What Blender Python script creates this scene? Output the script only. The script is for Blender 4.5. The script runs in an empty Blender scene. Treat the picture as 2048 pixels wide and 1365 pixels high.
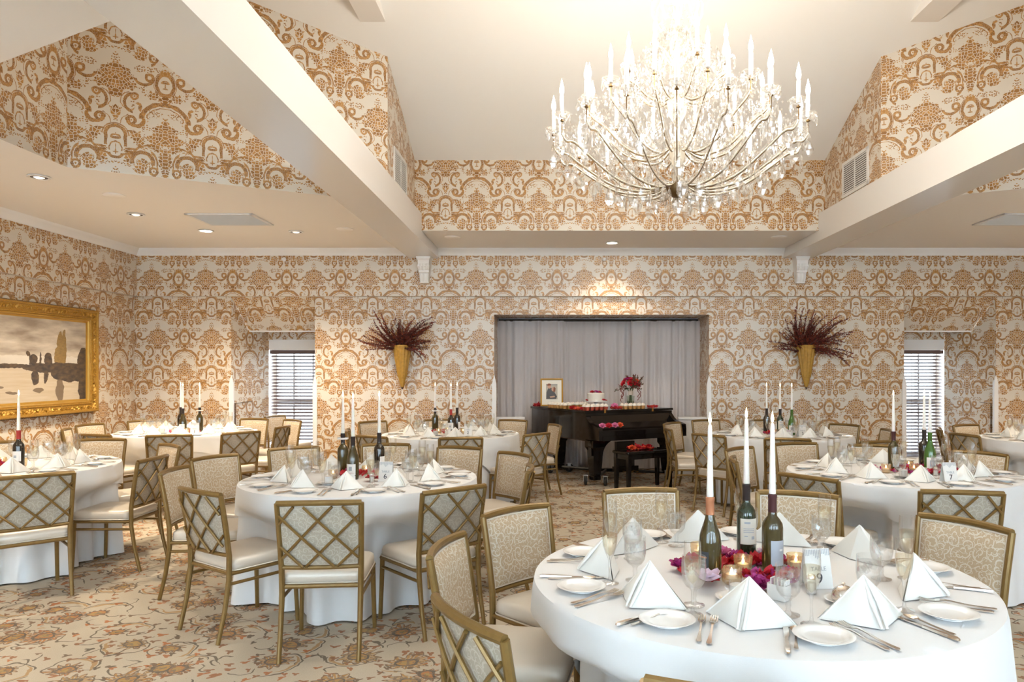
import bpy, bmesh, math, random
from math import sin, cos, pi, sqrt, atan2, radians
from mathutils import Vector, Matrix
from mathutils.geometry import tessellate_polygon

sc = bpy.context.scene
COL = sc.collection
# ------------------------------------------------------------------ camera, light, exposure
FPX, VPX, VPY, EYE = 1470.0, 1100.0, 740.0, 1.5      # focal length (px), vanishing point, eye height
cam_d = bpy.data.cameras.new('camera'); cam = bpy.data.objects.new('camera', cam_d); COL.objects.link(cam)
cam.location = (0, 0, EYE); cam.rotation_euler = (pi / 2, 0, 0)
cam_d.sensor_width = 36.0; cam_d.lens = FPX / 2048 * 36.0
cam_d.shift_x = -(VPX - 1024) / 2048; cam_d.shift_y = (VPY - 682.5) / 2048
cam_d.clip_start = 0.05
sc.camera = cam
sc.view_settings.view_transform = 'Standard'; sc.view_settings.look = 'None'
sc.view_settings.gamma = 1.0; sc.view_settings.use_curve_mapping = False
sc.view_settings.exposure = 1.5
w = bpy.data.worlds.new('World'); sc.world = w; w.use_nodes = True
w.node_tree.nodes['Background'].inputs[0].default_value = (0.80, 0.90, 1.0, 1)
w.node_tree.nodes['Background'].inputs[1].default_value = 2.2
sc.cycles.caustics_reflective = False; sc.cycles.caustics_refractive = False
sc.cycles.transparent_max_bounces = 20; sc.cycles.max_bounces = 6; sc.cycles.diffuse_bounces = 3
sc.cycles.use_adaptive_sampling = True; sc.cycles.adaptive_threshold = 0.05
sc.cycles.glossy_bounces = 3; sc.cycles.sample_clamp_indirect = 8.0


def area(name, loc, rot, sx, sy, power, color):
    d = bpy.data.lights.new(name, 'AREA'); d.shape = 'RECTANGLE'; d.size = sx; d.size_y = sy
    d.energy = power; d.color = color
    o = bpy.data.objects.new(name, d); o.location = loc; o.rotation_euler = rot; COL.objects.link(o)
    return o


# daylight through the tall windows of the entrance wall behind the photographer and of the two back windows
DAY = (0.52, 0.78, 1.0)
REAR_WIN = (-4.4, -1.9, 0.85, 3.4, 5.9)
for rx in REAR_WIN:
    area('window_daylight', (rx, -2.95, 1.78), (pi / 2, 0, pi), 1.5, 2.1, 248, DAY)
for bx_ in (-3.75, 5.55):
    area('window_daylight', (bx_, 11.75, 1.25), (pi / 2, 0, 0), 1.5, 2.3, 520, (0.74, 0.88, 1.0))

# ------------------------------------------------------------------ materials
MATS = {}


def sset(n, key, val):
    if isinstance(val, bpy.types.NodeSocket):
        n.id_data.links.new(val, n.inputs[key])
    else:
        n.inputs[key].default_value = val


def pm(name, col, rough=0.5, metal=0.0, spec=0.5, bump=None, **kw):
    m = bpy.data.materials.new(name); m.use_nodes = True
    b = m.node_tree.nodes['Principled BSDF']
    b.inputs['Base Color'].default_value = (*col, 1); b.inputs['Roughness'].default_value = rough
    b.inputs['Metallic'].default_value = metal; b.inputs['Specular IOR Level'].default_value = spec
    for k, v in kw.items():
        b.inputs[k.replace('_', ' ')].default_value = v
    if bump:                                    # (scale, strength) fine relief plus a little tonal variation
        nt = m.node_tree
        tc = nt.nodes.new('ShaderNodeTexCoord'); nz = nt.nodes.new('ShaderNodeTexNoise')
        nz.inputs['Scale'].default_value = bump[0]; nz.inputs['Detail'].default_value = 3
        nt.links.new(tc.outputs['Object'], nz.inputs['Vector'])
        bp = nt.nodes.new('ShaderNodeBump'); bp.inputs['Strength'].default_value = bump[1]; bp.inputs['Distance'].default_value = 0.01
        nt.links.new(nz.outputs['Fac'], bp.inputs['Height']); nt.links.new(bp.outputs['Normal'], b.inputs['Normal'])
        if len(bump) > 2:
            mx = nt.nodes.new('ShaderNodeMix'); mx.data_type = 'RGBA'
            mx.inputs[6].default_value = (*[c * (1 - bump[2]) for c in col], 1)
            mx.inputs[7].default_value = (*[min(1, c * (1 + bump[2])) for c in col], 1)
            nt.links.new(nz.outputs['Fac'], mx.inputs[0]); nt.links.new(mx.outputs[2], b.inputs['Base Color'])
    MATS[name] = m
    return m


class NG:
    """tiny expression builder for shader maths"""
    def __init__(s, mat):
        s.nt = mat.node_tree

    def node(s, t, **ins):
        n = s.nt.nodes.new(t)
        return n

    def m(s, op, *a):
        n = s.nt.nodes.new('ShaderNodeMath'); n.operation = op
        for i, v in enumerate(a):
            sset(n, i, v)
        return n.outputs[0]

    def vm(s, op, *a):
        n = s.nt.nodes.new('ShaderNodeVectorMath'); n.operation = op
        for i, v in enumerate(a):
            sset(n, i, v)
        return n.outputs[1] if op in ('LENGTH', 'DISTANCE', 'DOT_PRODUCT') else n.outputs[0]

    def sep(s, v):
        n = s.nt.nodes.new('ShaderNodeSeparateXYZ'); sset(n, 0, v)
        return n.outputs[0], n.outputs[1], n.outputs[2]

    def comb(s, x, y, z=0.0):
        n = s.nt.nodes.new('ShaderNodeCombineXYZ'); sset(n, 0, x); sset(n, 1, y); sset(n, 2, z)
        return n.outputs[0]

    def uv(s):
        n = s.nt.nodes.new('ShaderNodeUVMap'); n.uv_map = 'UVMap'
        return n.outputs[0]

    def obj(s):
        return s.nt.nodes.new('ShaderNodeTexCoord').outputs['Object']

    def voro(s, vec, scale, feature='F1', rnd=1.0, out='Distance'):
        n = s.nt.nodes.new('ShaderNodeTexVoronoi'); n.voronoi_dimensions = '2D'; n.feature = feature
        sset(n, 'Vector', vec); n.inputs['Scale'].default_value = scale; n.inputs['Randomness'].default_value = rnd
        return n if out is None else n.outputs[out]

    def noise(s, vec, scale, detail=2.0, out='Fac', rough=0.5):
        n = s.nt.nodes.new('ShaderNodeTexNoise'); sset(n, 'Vector', vec)
        n.inputs['Scale'].default_value = scale; n.inputs['Detail'].default_value = detail; n.inputs['Roughness'].default_value = rough
        return n.outputs[out]

    def mix(s, f, a, b):
        n = s.nt.nodes.new('ShaderNodeMix'); n.data_type = 'RGBA'
        sset(n, 0, f)
        for i, v in ((6, a), (7, b)):
            sset(n, i, v if isinstance(v, bpy.types.NodeSocket) else (*v, 1))
        return n.outputs[2]

    # masks in a plane p
    def rad(s, p, c, r):
        return s.vm('LENGTH', s.vm('MULTIPLY_ADD', p, (1 / r[0], 1 / r[1], 0), (-c[0] / r[0], -c[1] / r[1], 0)))

    def ring(s, p, c, r, e):
        return s.m('COMPARE', s.rad(p, c, r), 1.0, e)

    def disc(s, p, c, r):
        return s.m('LESS_THAN', s.rad(p, c, r), 1.0)

    def gt(s, a, b):
        return s.m('GREATER_THAN', a, b)

    def lt(s, a, b):
        return s.m('LESS_THAN', a, b)

    def mul(s, *a):
        o = a[0]
        for b in a[1:]:
            o = s.m('MULTIPLY', o, b)
        return o

    def mx(s, *a):
        o = a[0]
        for b in a[1:]:
            o = s.m('MAXIMUM', o, b)
        return o


def wallpaper():
    m = pm('wallpaper', (0.7, 0.64, 0.55), 0.36, 0.0, 0.6)
    g = NG(m); b = m.node_tree.nodes['Principled BSDF']
    W2, H = 0.38, 0.99
    u, v, _ = g.sep(g.uv())
    x = g.m('PINGPONG', u, W2); y = g.m('WRAP', v, H, 0.0)
    p0 = g.comb(x, y)
    wob = g.noise(p0, 26, 1.0, 'Color')
    p = g.vm('ADD', p0, g.vm('MULTIPLY_ADD', wob, (0.016, 0.016, 0), (-0.008, -0.008, 0)))
    xx, yy, _ = g.sep(p)
    # floral breakup shared by the bouquets and acanthus
    petal = g.gt(g.voro(p0, 36, 'DISTANCE_TO_EDGE', 0.9), 0.08)
    cellc, cellb, _ = g.sep(g.voro(p0, 36, 'F1', 0.9, 'Color'))
    leaf = g.lt(g.voro(g.vm('MULTIPLY', p0, (1, 1.25, 1)), 52, 'F1', 0.85), 0.34)
    D, RG = g.disc, g.ring

    def half(m_, *conds):
        for ax, op, val in conds:
            m_ = g.mul(m_, (g.gt if op == '>' else g.lt)(xx if ax == 'x' else yy, val))
        return m_
    lines = g.mx(
        half(RG(p, (0, .358), (.075, .080), .19), ('y', '>', .35)), half(RG(p, (0, .358), (.100, .102), .045), ('y', '>', .36)),     # arch
        g.mul(g.m('COMPARE', xx, .073, .013), g.m('COMPARE', yy, .31, .045)), g.mul(g.m('COMPARE', xx, .104, .024), g.m('COMPARE', yy, .405, .008)),
        D(p, (0, .332), (.040, .012)), half(RG(p, (0, .332), (.034, .030), .22), ('y', '>', .335)), D(p, (0, .368), (.006, .012)),        # crown
        half(RG(p, (0, .235), (.046, .066), .10), ('y', '>', .22)), half(RG(p, (0, .225), (.058, .062), .20), ('y', '<', .20)), D(p, (0, .235), (.004, .05)), D(p, (.012, .21), (.012, .004)),
        D(p, (.112, .250), (.044, .010)), D(p, (.104, .225), (.036, .010)), D(p, (.10, .205), (.028, .010)),                              # wings
        half(RG(p, (.205, .150), (.080, .082), .20), ('y', '>', .125)), half(RG(p, (.265, .125), (.055, .11), .12), ('x', '>', .27)),     # acanthus scroll
        half(RG(p, (.30, .19), (.17, .115), .06), ('x', '<', .30), ('y', '>', .20)),
        RG(p, (.290, .075), (.029, .029), .36), D(p, (.290, .075), (.008, .008)),
        half(RG(p, (.38, .507), (.188, .168), .105), ('y', '>', .525)), half(RG(p, (.38, .507), (.152, .132), .03), ('y', '>', .54)),     # swag arch
        half(RG(p, (.150, .515), (.062, .060), .26), ('y', '<', .525)), RG(p, (.118, .503), (.030, .030), .38), D(p, (.118, .503), (.008, .008)),
        D(p, (.186, .625), (.013, .036)), D(p, (.170, .655), (.015, .010)),
        half(RG(p, (.135, .665), (.100, .085), .035), ('x', '<', .105)), half(RG(p, (.120, .462), (.085, .085), .035), ('x', '<', .10), ('y', '>', .46)),
        half(RG(p, (.128, .655), (.062, .075), .20), ('x', '<', .125)), RG(p, (.142, .715), (.024, .024), .42), D(p, (.142, .715), (.008, .008)),
        RG(p, (.38, .848), (.068, .092), .19), RG(p, (.38, .848), (.088, .112), .03),                                                   # oval medallion
        D(p, (.38, .868), (.034, .010)), half(RG(p, (.38, .865), (.028, .022), .2), ('y', '>', .868)), D(p, (.38, .835), (.005, .03)), D(p, (.38, .815), (.02, .006)),
        RG(p, (.258, .893), (.027, .030), .42), half(RG(p, (.215, .885), (.068, .060), .20), ('y', '<', .875), ('x', '<', .29)),           # c-scroll
    )
    p = g.vm('ADD', p, g.vm('MULTIPLY_ADD', g.noise(p0, 55, 0.0, 'Color'), (0.05, 0.05, 0), (-0.025, -0.025, 0)))
    fl = g.mx(
        D(p, (.38, .290), (.140, .042)), D(p, (.38, .365), (.145, .055)), D(p, (.38, .455), (.085, .040)), D(p, (.38, .510), (.028, .035)), D(p, (.30, .435), (.03, .02)),   # urn bouquet
        D(p, (.38, .17), (.055, .085)), D(p, (.38, .075), (.026, .05)),
        D(p, (.150, .370), (.042, .042)), D(p, (.180, .315), (.036, .045)), D(p, (.205, .272), (.035, .014)),
        D(p, (.195, .135), (.045, .05)), D(p, (.185, .085), (.050, .042)), D(p, (.092, .15), (.026, .032)), D(p, (.10, .110), (.03, .012)), D(p, (.095, .21), (.032, .045)),
        D(p, (0, .57), (.042, .050)), D(p, (0, .515), (.015, .03)),
        D(p, (0, .735), (.058, .055)), D(p, (0, .800), (.165, .045)), D(p, (0, .875), (.140, .055)), D(p, (0, .95), (.075, .032)), D(p, (0, .985), (.028, .03)), D(p, (.085, .925), (.03, .02)),
        D(p, (.38, .715), (.055, .032)), D(p, (.29, .742), (.038, .036)), D(p, (.38, .965), (.045, .024)),
    )
    void = D(p, (.38, .290), (.042, .020))
    fleck = g.gt(g.voro(g.vm('MULTIPLY', p0, (1.0, 0.8, 1)), 66, 'DISTANCE_TO_EDGE', 1.0), 0.05)
    sp = g.mx(D(p, (.30, .585), (.055, .026)), D(p, (.228, .53), (.028, .040)), D(p, (.225, .455), (.036, .028)), D(p, (.222, .355), (.02, .03)),
              D(p, (.25, .972), (.10, .030)), D(p, (.17, .965), (.03, .03)), D(p, (.215, .78), (.028, .045)), D(p, (.255, .125), (.022, .035)), D(p, (0, .035), (.03, .05)),
              D(p, (.135, .635), (.016, .045)), D(p, (.045, .12), (.05, .014)))
    pat = g.mx(g.mul(lines, g.m('MULTIPLY_ADD', fleck, .40, .60)), g.mul(fl, petal, g.m('SUBTRACT', 1.0, void)), g.mul(sp, leaf))
    tint = g.noise(p0, 95, 2.0)
    tint = g.m('MULTIPLY_ADD', tint, 1.3, g.m('MULTIPLY_ADD', cellc, .9, -.62))
    pc = g.mix(tint, (0.24, 0.098, 0.012), (0.53, 0.262, 0.062))
    col = g.mix(pat, (0.68, 0.61, 0.515), pc)
    m.node_tree.links.new(col, b.inputs['Base Color'])
    return m


def carpet():
    m = pm('carpet', (0.5, 0.42, 0.33), 0.95, 0.0, 0.1)
    g = NG(m); b = m.node_tree.nodes['Principled BSDF']
    o = g.obj()
    wob = g.noise(o, 3.0, 2.0, 'Color')
    p = g.vm('ADD', o, g.vm('MULTIPLY_ADD', wob, (0.16, 0.16, 0), (-0.08, -0.08, 0)))

    def cells(vec, scale, rnd, off):
        vec = g.vm('ADD', vec, (off, off * .7, 0))
        n = g.voro(vec, scale, 'F1', rnd, None)
        d = g.vm('SUBTRACT', vec, n.outputs['Position'])
        dx, dy, _ = g.sep(d)
        return n.outputs['Distance'], g.m('ARCTAN2', dy, dx), n.outputs['Color']
    ground = g.mix(g.noise(o, 260, 2.0), (0.47, 0.40, 0.30), (0.68, 0.60, 0.48))
    # thin curling vines
    p = g.vm('ADD', p, g.vm('MULTIPLY_ADD', g.noise(o, 13.0, 1.0, 'Color'), (0.05, 0.05, 0), (-0.025, -0.025, 0)))
    r, th, cc = cells(p, 3.1, 1.0, 0.0)
    cr, _, _2 = g.sep(cc)
    sp = g.m('FRACT', g.m('ADD', g.m('MULTIPLY_ADD', r, 1.9, g.m('MULTIPLY', th, 1 / (2 * pi))), cr))
    vine = g.mul(g.m('COMPARE', sp, 0.5, 0.030), g.gt(r, .24), g.lt(r, .62))
    vine2 = g.mul(g.m('COMPARE', sp, 0.38, 0.055), g.gt(r, .36), g.lt(r, .50))
    r3, th3, cc3 = cells(p, 5.2, 1.0, 3.7)
    c3, _, _2 = g.sep(cc3)
    sp3 = g.m('FRACT', g.m('ADD', g.m('MULTIPLY_ADD', r3, 1.4, g.m('MULTIPLY', th3, 1 / (2 * pi))), c3))
    vine3 = g.mul(g.m('COMPARE', sp3, 0.5, 0.035), g.gt(r3, .2), g.lt(r3, .5))
    col = g.mix(g.mul(vine2, 0.75), ground, (0.42, 0.22, 0.06))
    col = g.mix(g.mul(g.mx(vine, vine3), 0.85), col, (0.085, 0.07, 0.06))
    # small leaves and buds
    r2, th2, cc2 = cells(p, 13.0, 1.0, 1.3)
    c2, c2b, _2 = g.sep(cc2)
    budr = g.m('MULTIPLY_ADD', g.m('SINE', g.m('MULTIPLY', th2, 3)), 0.10, 0.24)
    bud = g.mul(g.lt(r2, budr), g.gt(c2, .42))
    col = g.mix(g.mul(bud, 0.9), col, g.mix(c2b, (0.10, 0.085, 0.07), (0.50, 0.15, 0.035)))
    # palmette flowers
    pr = g.m('MULTIPLY_ADD', g.m('SINE', g.m('MULTIPLY', th, 11)), 0.05, 0.27)
    cgr = g.sep(cc)[1]
    pr = g.m('MULTIPLY', pr, g.m('MULTIPLY_ADD', cgr, .6, .62))
    fl = g.lt(r, pr)
    stripe = g.gt(g.m('SINE', g.m('MULTIPLY', th, 22)), 0.35)
    fcol = g.mix(g.mul(stripe, g.gt(r, .13)), g.mix(cr, (0.50, 0.17, 0.035), (0.44, 0.24, 0.06)), (0.52, 0.43, 0.32))
    fcol = g.mix(g.m('COMPARE', r, 0.15, 0.022), fcol, (0.075, 0.06, 0.06))
    fcol = g.mix(g.lt(r, .07), fcol, (0.42, 0.26, 0.07))
    fcol = g.mix(g.mul(g.gt(g.noise(o, 34, 2.0), .54), .8), fcol, (0.17, 0.12, 0.085))
    fcol = g.mix(g.mul(g.m('COMPARE', g.m('SUBTRACT', pr, r), 0.015, 0.02), 0.75), fcol, (0.12, 0.06, 0.045))
    col = g.mix(g.mul(fl, 0.88), col, fcol)
    col = g.mix(g.mul(g.noise(o, 120, 2.0), 0.35), col, (0.42, 0.34, 0.25))
    m.node_tree.links.new(col, b.inputs['Base Color'])
    bp = m.node_tree.nodes.new('ShaderNodeBump'); bp.inputs['Strength'].default_value = 0.4; bp.inputs['Distance'].default_value = 0.006
    m.node_tree.links.new(g.noise(o, 400, 1.0), bp.inputs['Height']); m.node_tree.links.new(bp.outputs['Normal'], b.inputs['Normal'])
    return m


def scroll_fabric(name, ca, cb, scale=18.0):
    m = pm(name, ca, 0.6, 0.0, 0.35)
    g = NG(m); b = m.node_tree.nodes['Principled BSDF']
    o = g.obj(); ox, oy, oz = g.sep(o)
    p = g.comb(ox, oz)
    wob = g.noise(p, 9.0, 1.0, 'Color')
    p = g.vm('ADD', p, g.vm('MULTIPLY_ADD', wob, (0.03, 0.03, 0), (-0.015, -0.015, 0)))

    def curl(sc_, off, turns, w):
        v = g.vm('ADD', p, (off, off * .6, 0))
        n = g.voro(v, sc_, 'F1', 0.9, None)
        dx, dy, _ = g.sep(g.vm('SUBTRACT', v, n.outputs['Position']))
        cr, _, _2 = g.sep(n.outputs['Color'])
        s = g.m('FRACT', g.m('ADD', g.m('MULTIPLY_ADD', n.outputs['Distance'], turns, g.m('MULTIPLY', g.m('ARCTAN2', dy, dx), 1 / (2 * pi))), cr))
        return g.mul(g.m('COMPARE', s, 0.5, w), g.gt(n.outputs['Distance'], .05))
    pat = g.mx(curl(scale, 0.0, 2.2, 0.10), curl(scale * 1.9, 2.3, 1.6, 0.08))
    col = g.mix(pat, ca, cb)
    col = g.mix(g.mul(g.noise(o, 300, 1.0), 0.3), col, tuple(c * .8 for c in ca))
    m.node_tree.links.new(col, b.inputs['Base Color'])
    return m


def thin_glass(name, tint, gl=0.10, rough=0.02, edge=0.55, body=None):
    """clear thin walled glass: see-through with fresnel-like sheen"""
    m = bpy.data.materials.new(name); m.use_nodes = True; nt = m.node_tree; nt.nodes.clear()
    out = nt.nodes.new('ShaderNodeOutputMaterial'); tr = nt.nodes.new('ShaderNodeBsdfTransparent'); gs = nt.nodes.new('ShaderNodeBsdfGlossy')
    tr.inputs[0].default_value = (*tint, 1); gs.inputs['Roughness'].default_value = rough
    lw = nt.nodes.new('ShaderNodeLayerWeight'); lw.inputs['Blend'].default_value = 0.35
    mr = nt.nodes.new('ShaderNodeMapRange'); mr.inputs[3].default_value = gl; mr.inputs[4].default_value = edge
    nt.links.new(lw.outputs['Facing'], mr.inputs[0])
    mx = nt.nodes.new('ShaderNodeMixShader'); nt.links.new(mr.outputs[0], mx.inputs[0])
    nt.links.new(tr.outputs[0], mx.inputs[1])
    if body:
        df = nt.nodes.new('ShaderNodeBsdfDiffuse'); df.inputs[0].default_value = (*body[0], 1)
        tl = nt.nodes.new('ShaderNodeBsdfTranslucent'); tl.inputs[0].default_value = (*body[0], 1)
        a1 = nt.nodes.new('ShaderNodeMixShader'); a1.inputs[0].default_value = 0.5
        nt.links.new(df.outputs[0], a1.inputs[1]); nt.links.new(tl.outputs[0], a1.inputs[2])
        a2 = nt.nodes.new('ShaderNodeMixShader'); a2.inputs[0].default_value = body[1]
        nt.links.new(gs.outputs[0], a2.inputs[1]); nt.links.new(a1.outputs[0], a2.inputs[2])
        nt.links.new(a2.outputs[0], mx.inputs[2])
    else:
        nt.links.new(gs.outputs[0], mx.inputs[2])
    nt.links.new(mx.outputs[0], out.inputs[0])
    MATS[name] = m
    return m


def emit(name, col, strength):
    m = bpy.data.materials.new(name); m.use_nodes = True
    b = m.node_tree.nodes['Principled BSDF']
    b.inputs['Base Color'].default_value = (*col, 1)
    b.inputs['Emission Color'].default_value = (*col, 1); b.inputs['Emission Strength'].default_value = strength
    MATS[name] = m
    return m


def landscape():
    m = pm('landscape_print', (0.5, 0.45, 0.4), 0.4)
    g = NG(m); b = m.node_tree.nodes['Principled BSDF']
    uvv = g.uv()
    wob = g.noise(uvv, 14, 3.0, 'Color')
    p = g.vm('ADD', uvv, g.vm('MULTIPLY_ADD', wob, (0.035, 0.06, 0), (-0.0175, -0.03, 0)))
    x, y, _ = g.sep(p)
    cl = g.noise(g.vm('MULTIPLY', uvv, (2.2, 5.0, 1)), 1.6, 5.0)
    cl = g.m('MULTIPLY_ADD', cl, 2.6, -.85)
    sky = g.mix(cl, (0.25, 0.195, 0.15), (0.62, 0.54, 0.44))
    sky = g.mix(g.mul(g.m('COMPARE', y, .50, .05), .7), sky, (0.62, 0.57, 0.50))
    col = sky
    wat = g.mix(g.noise(g.vm('MULTIPLY', uvv, (2.0, 16.0, 1)), 2.0, 3.0), (0.40, 0.30, 0.18), (0.58, 0.50, 0.40))
    col = g.mix(g.lt(y, .42), col, wat)
    poplar = g.mx(g.disc(p, (.735, .62), (.035, .24)), g.disc(p, (.775, .66), (.022, .22)), g.disc(p, (.70, .54), (.02, .12)))
    col = g.mix(poplar, col, g.mix(g.noise(uvv, 40, 3.0), (0.12, 0.08, 0.03), (0.36, 0.22, 0.07)))
    dark = g.mx(g.disc(p, (.49, .50), (.035, .07)), g.disc(p, (.62, .51), (.04, .09)), g.disc(p, (.97, .50), (.06, .17)),
                g.disc(p, (.455, .49), (.008, .09)), g.disc(p, (.55, .50), (.008, .1)), g.disc(p, (.75, .41), (.36, .06)),
                g.disc(p, (.86, .33), (.22, .10)), g.disc(p, (.44, .57), (.018, .03)), g.m('MULTIPLY', g.m('COMPARE', y, .425, .022), g.lt(x, .5)),
                g.disc(p, (.5, .29), (.035, .09)), g.disc(p, (.98, .15), (.06, .25)), g.disc(p, (.60, .31), (.02, .1)))
    col = g.mix(dark, col, g.mix(g.m('MULTIPLY_ADD', g.noise(uvv, 22, 4.0), 2.2, -.8), (0.035, 0.026, 0.022), (0.15, 0.09, 0.04)))
    refl = g.mx(g.disc(p, (.73, .13), (.04, .14)), g.disc(p, (.53, .14), (.05, .025)), g.disc(p, (.3, .12), (.05, .02)), g.disc(p, (.2, .18), (.04, .02)))
    col = g.mix(g.mul(refl, .85), col, (0.12, 0.075, 0.04))
    m.node_tree.links.new(col, b.inputs['Base Color'])
    return m


wallpaper(); carpet(); landscape()
scroll_fabric('fabric_front', (0.50, 0.375, 0.245), (0.68, 0.62, 0.52))
scroll_fabric('fabric_back', (0.40, 0.345, 0.27), (0.51, 0.46, 0.38))
pm('ceiling_paint', (0.87, 0.83, 0.79), 0.75, bump=(6, 0.03))
pm('vault_paint', (0.90, 0.88, 0.85), 0.75, bump=(6, 0.03))
pm('beam_paint', (0.76, 0.73, 0.70), 0.22, spec=0.5)
pm('trim_white', (0.82, 0.80, 0.78), 0.4)
pm('metal_white', (0.75, 0.74, 0.72), 0.45)
pm('dark_metal', (0.05, 0.045, 0.04), 0.4, 0.6)
pm('vent_dark', (0.10, 0.09, 0.085), 0.7)
pm('chair_gold', (0.215, 0.130, 0.038), 0.34, 0.35, 0.5, bump=(40, 0.05, 0.18))
pm('seat_vinyl', (0.66, 0.59, 0.50), 0.33, 0.1, 0.5, bump=(90, 0.04))
pm('linen', (0.80, 0.80, 0.80), 0.85, 0, 0.2, bump=(500, 0.08))
pm('napkin_linen', (0.83, 0.81, 0.76), 0.85, 0, 0.2, bump=(400, 0.06))
pm('china', (0.86, 0.85, 0.83), 0.12)
pm('silver', (0.72, 0.66, 0.60), 0.2, 1.0)
pm('wood_dark', (0.10, 0.055, 0.03), 0.5, bump=(12, 0.1, 0.3))
thin_glass('glass', (0.98, 0.98, 0.98), 0.05, 0.02, 0.62)
thin_glass('ice_water', (0.975, 0.98, 0.98), 0.05, 0.04, 0.32, ((0.9, 0.92, 0.93), 0.35))
thin_glass('champagne', (0.965, 0.93, 0.84), 0.04, 0.05, 0.25)
thin_glass('crystal', (1, 1, 1), 0.20, 0.05, 0.85, ((0.97, 0.95, 0.91), 0.10))
thin_glass('window_glass', (0.97, 0.98, 0.98), 0.04, 0.02, 0.4)
thin_glass('mercury_glass', (0.95, 0.78, 0.5), 0.35, 0.2, 0.9, ((0.75, 0.58, 0.36), 0.45))
pm('bottle_olive', (0.050, 0.036, 0.009), 0.05, 0, 0.8)
pm('bottle_green', (0.018, 0.032, 0.016), 0.06, 0, 0.8)
pm('bottle_dark', (0.016, 0.012, 0.008), 0.06, 0, 0.8)
pm('bottle_bright', (0.05, 0.13, 0.02), 0.06, 0, 0.8)
pm('foil_copper', (0.50, 0.21, 0.11), 0.35, 0.4)
pm('foil_black', (0.03, 0.022, 0.022), 0.35, 0.2)
pm('foil_maroon', (0.07, 0.022, 0.025), 0.35, 0.3)
pm('foil_red', (0.42, 0.04, 0.035), 0.35, 0.2)
pm('paper_white', (0.80, 0.78, 0.75), 0.8)
pm('paper_grey', (0.40, 0.42, 0.46), 0.7)
pm('paper_dark', (0.03, 0.035, 0.045), 0.6)
pm('paper_cream', (0.66, 0.61, 0.52), 0.8)
pm('ink', (0.05, 0.05, 0.06), 0.8)
pm('ink_grey', (0.38, 0.39, 0.42), 0.8)
pm('ink_orange', (0.5, 0.2, 0.1), 0.8)
pm('wax', (0.86, 0.83, 0.79), 0.45, Subsurface_Weight=0.15)
pm('wick', (0.02, 0.015, 0.01), 0.9)
emit('flame', (1.0, 0.72, 0.36), 14)
emit('bulb', (1.0, 0.92, 0.80), 3.5)
emit('tealight', (1.0, 0.75, 0.42), 5)
emit('downlight_lit', (1.0, 0.88, 0.70), 6)
emit('downlight_dim', (1.0, 0.90, 0.78), 0.5)
pm('petal_red', (0.50, 0.008, 0.020), 0.55, bump=(60, 0.1, 0.35))
pm('petal_magenta', (0.42, 0.03, 0.20), 0.55, bump=(60, 0.1, 0.3))
pm('petal_pink', (0.72, 0.20, 0.38), 0.55, bump=(60, 0.1, 0.3))
pm('petal_pale', (0.74, 0.55, 0.66), 0.55, bump=(60, 0.1, 0.2))
pm('petal_orange', (0.65, 0.075, 0.02), 0.55, bump=(60, 0.1, 0.3))
pm('petal_center', (0.02, 0.02, 0.03), 0.7)
pm('leaf_olive', (0.085, 0.075, 0.03), 0.6)
pm('stem_green', (0.05, 0.09, 0.035), 0.6)
pm('ribbon', (0.60, 0.50, 0.42), 0.5)
pm('dried_burgundy', (0.17, 0.030, 0.022), 0.7)
pm('dried_rust', (0.27, 0.048, 0.018), 0.7)
pm('dried_dark', (0.07, 0.022, 0.018), 0.7)
pm('reed_gold', (0.40, 0.215, 0.028), 0.5, bump=(30, 0.25, 0.45))
pm('lacquer', (0.008, 0.006, 0.006), 0.10, 0, 0.35)
pm('lacquer_satin', (0.014, 0.011, 0.010), 0.3)
pm('rubber', (0.02, 0.02, 0.02), 0.6)
pm('caster_metal', (0.6, 0.6, 0.6), 0.35, 0.7)
pm('brass', (0.45, 0.28, 0.10), 0.3, 1.0)
pm('antique_brass', (0.17, 0.105, 0.045), 0.4, 0.8)
pm('pale_gold', (0.84, 0.76, 0.62), 0.22, 0.35)
pm('gilt', (0.44, 0.235, 0.035), 0.36, 0.45, bump=(55, 0.9, 0.35))
pm('gilt_plain', (0.50, 0.28, 0.05), 0.3, 0.5)
pm('frame_edge_dark', (0.045, 0.026, 0.016), 0.6)  # dark liner at the back edge of the painting's frame
pm('mat_board', (0.78, 0.74, 0.66), 0.8)
pm('print_grey', (0.30, 0.29, 0.27), 0.6)
pm('print_charcoal', (0.075, 0.075, 0.08), 0.6)
pm('print_skin', (0.52, 0.30, 0.21), 0.6)
pm('print_hair', (0.20, 0.065, 0.03), 0.6)
pm('print_stone', (0.45, 0.40, 0.33), 0.6)
pm('frosting', (0.80, 0.75, 0.67), 0.6, bump=(70, 0.25))
pm('cake_wrapper', (0.55, 0.27, 0.08), 0.6)
pm('wrapper_red', (0.45, 0.07, 0.035), 0.5)
pm('curtain_grey', (0.56, 0.51, 0.50), 0.85, 0, 0.15, bump=(120, 0.05, 0.06))
pm('blind_brown', (0.10, 0.055, 0.045), 0.3)
pm('bw_wood', (0.16, 0.09, 0.05), 0.5)
pm('purple', (0.10, 0.03, 0.30), 0.5)
thin_glass('vase_glass', (0.80, 0.88, 0.82), 0.12, 0.03, 0.5)


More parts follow.
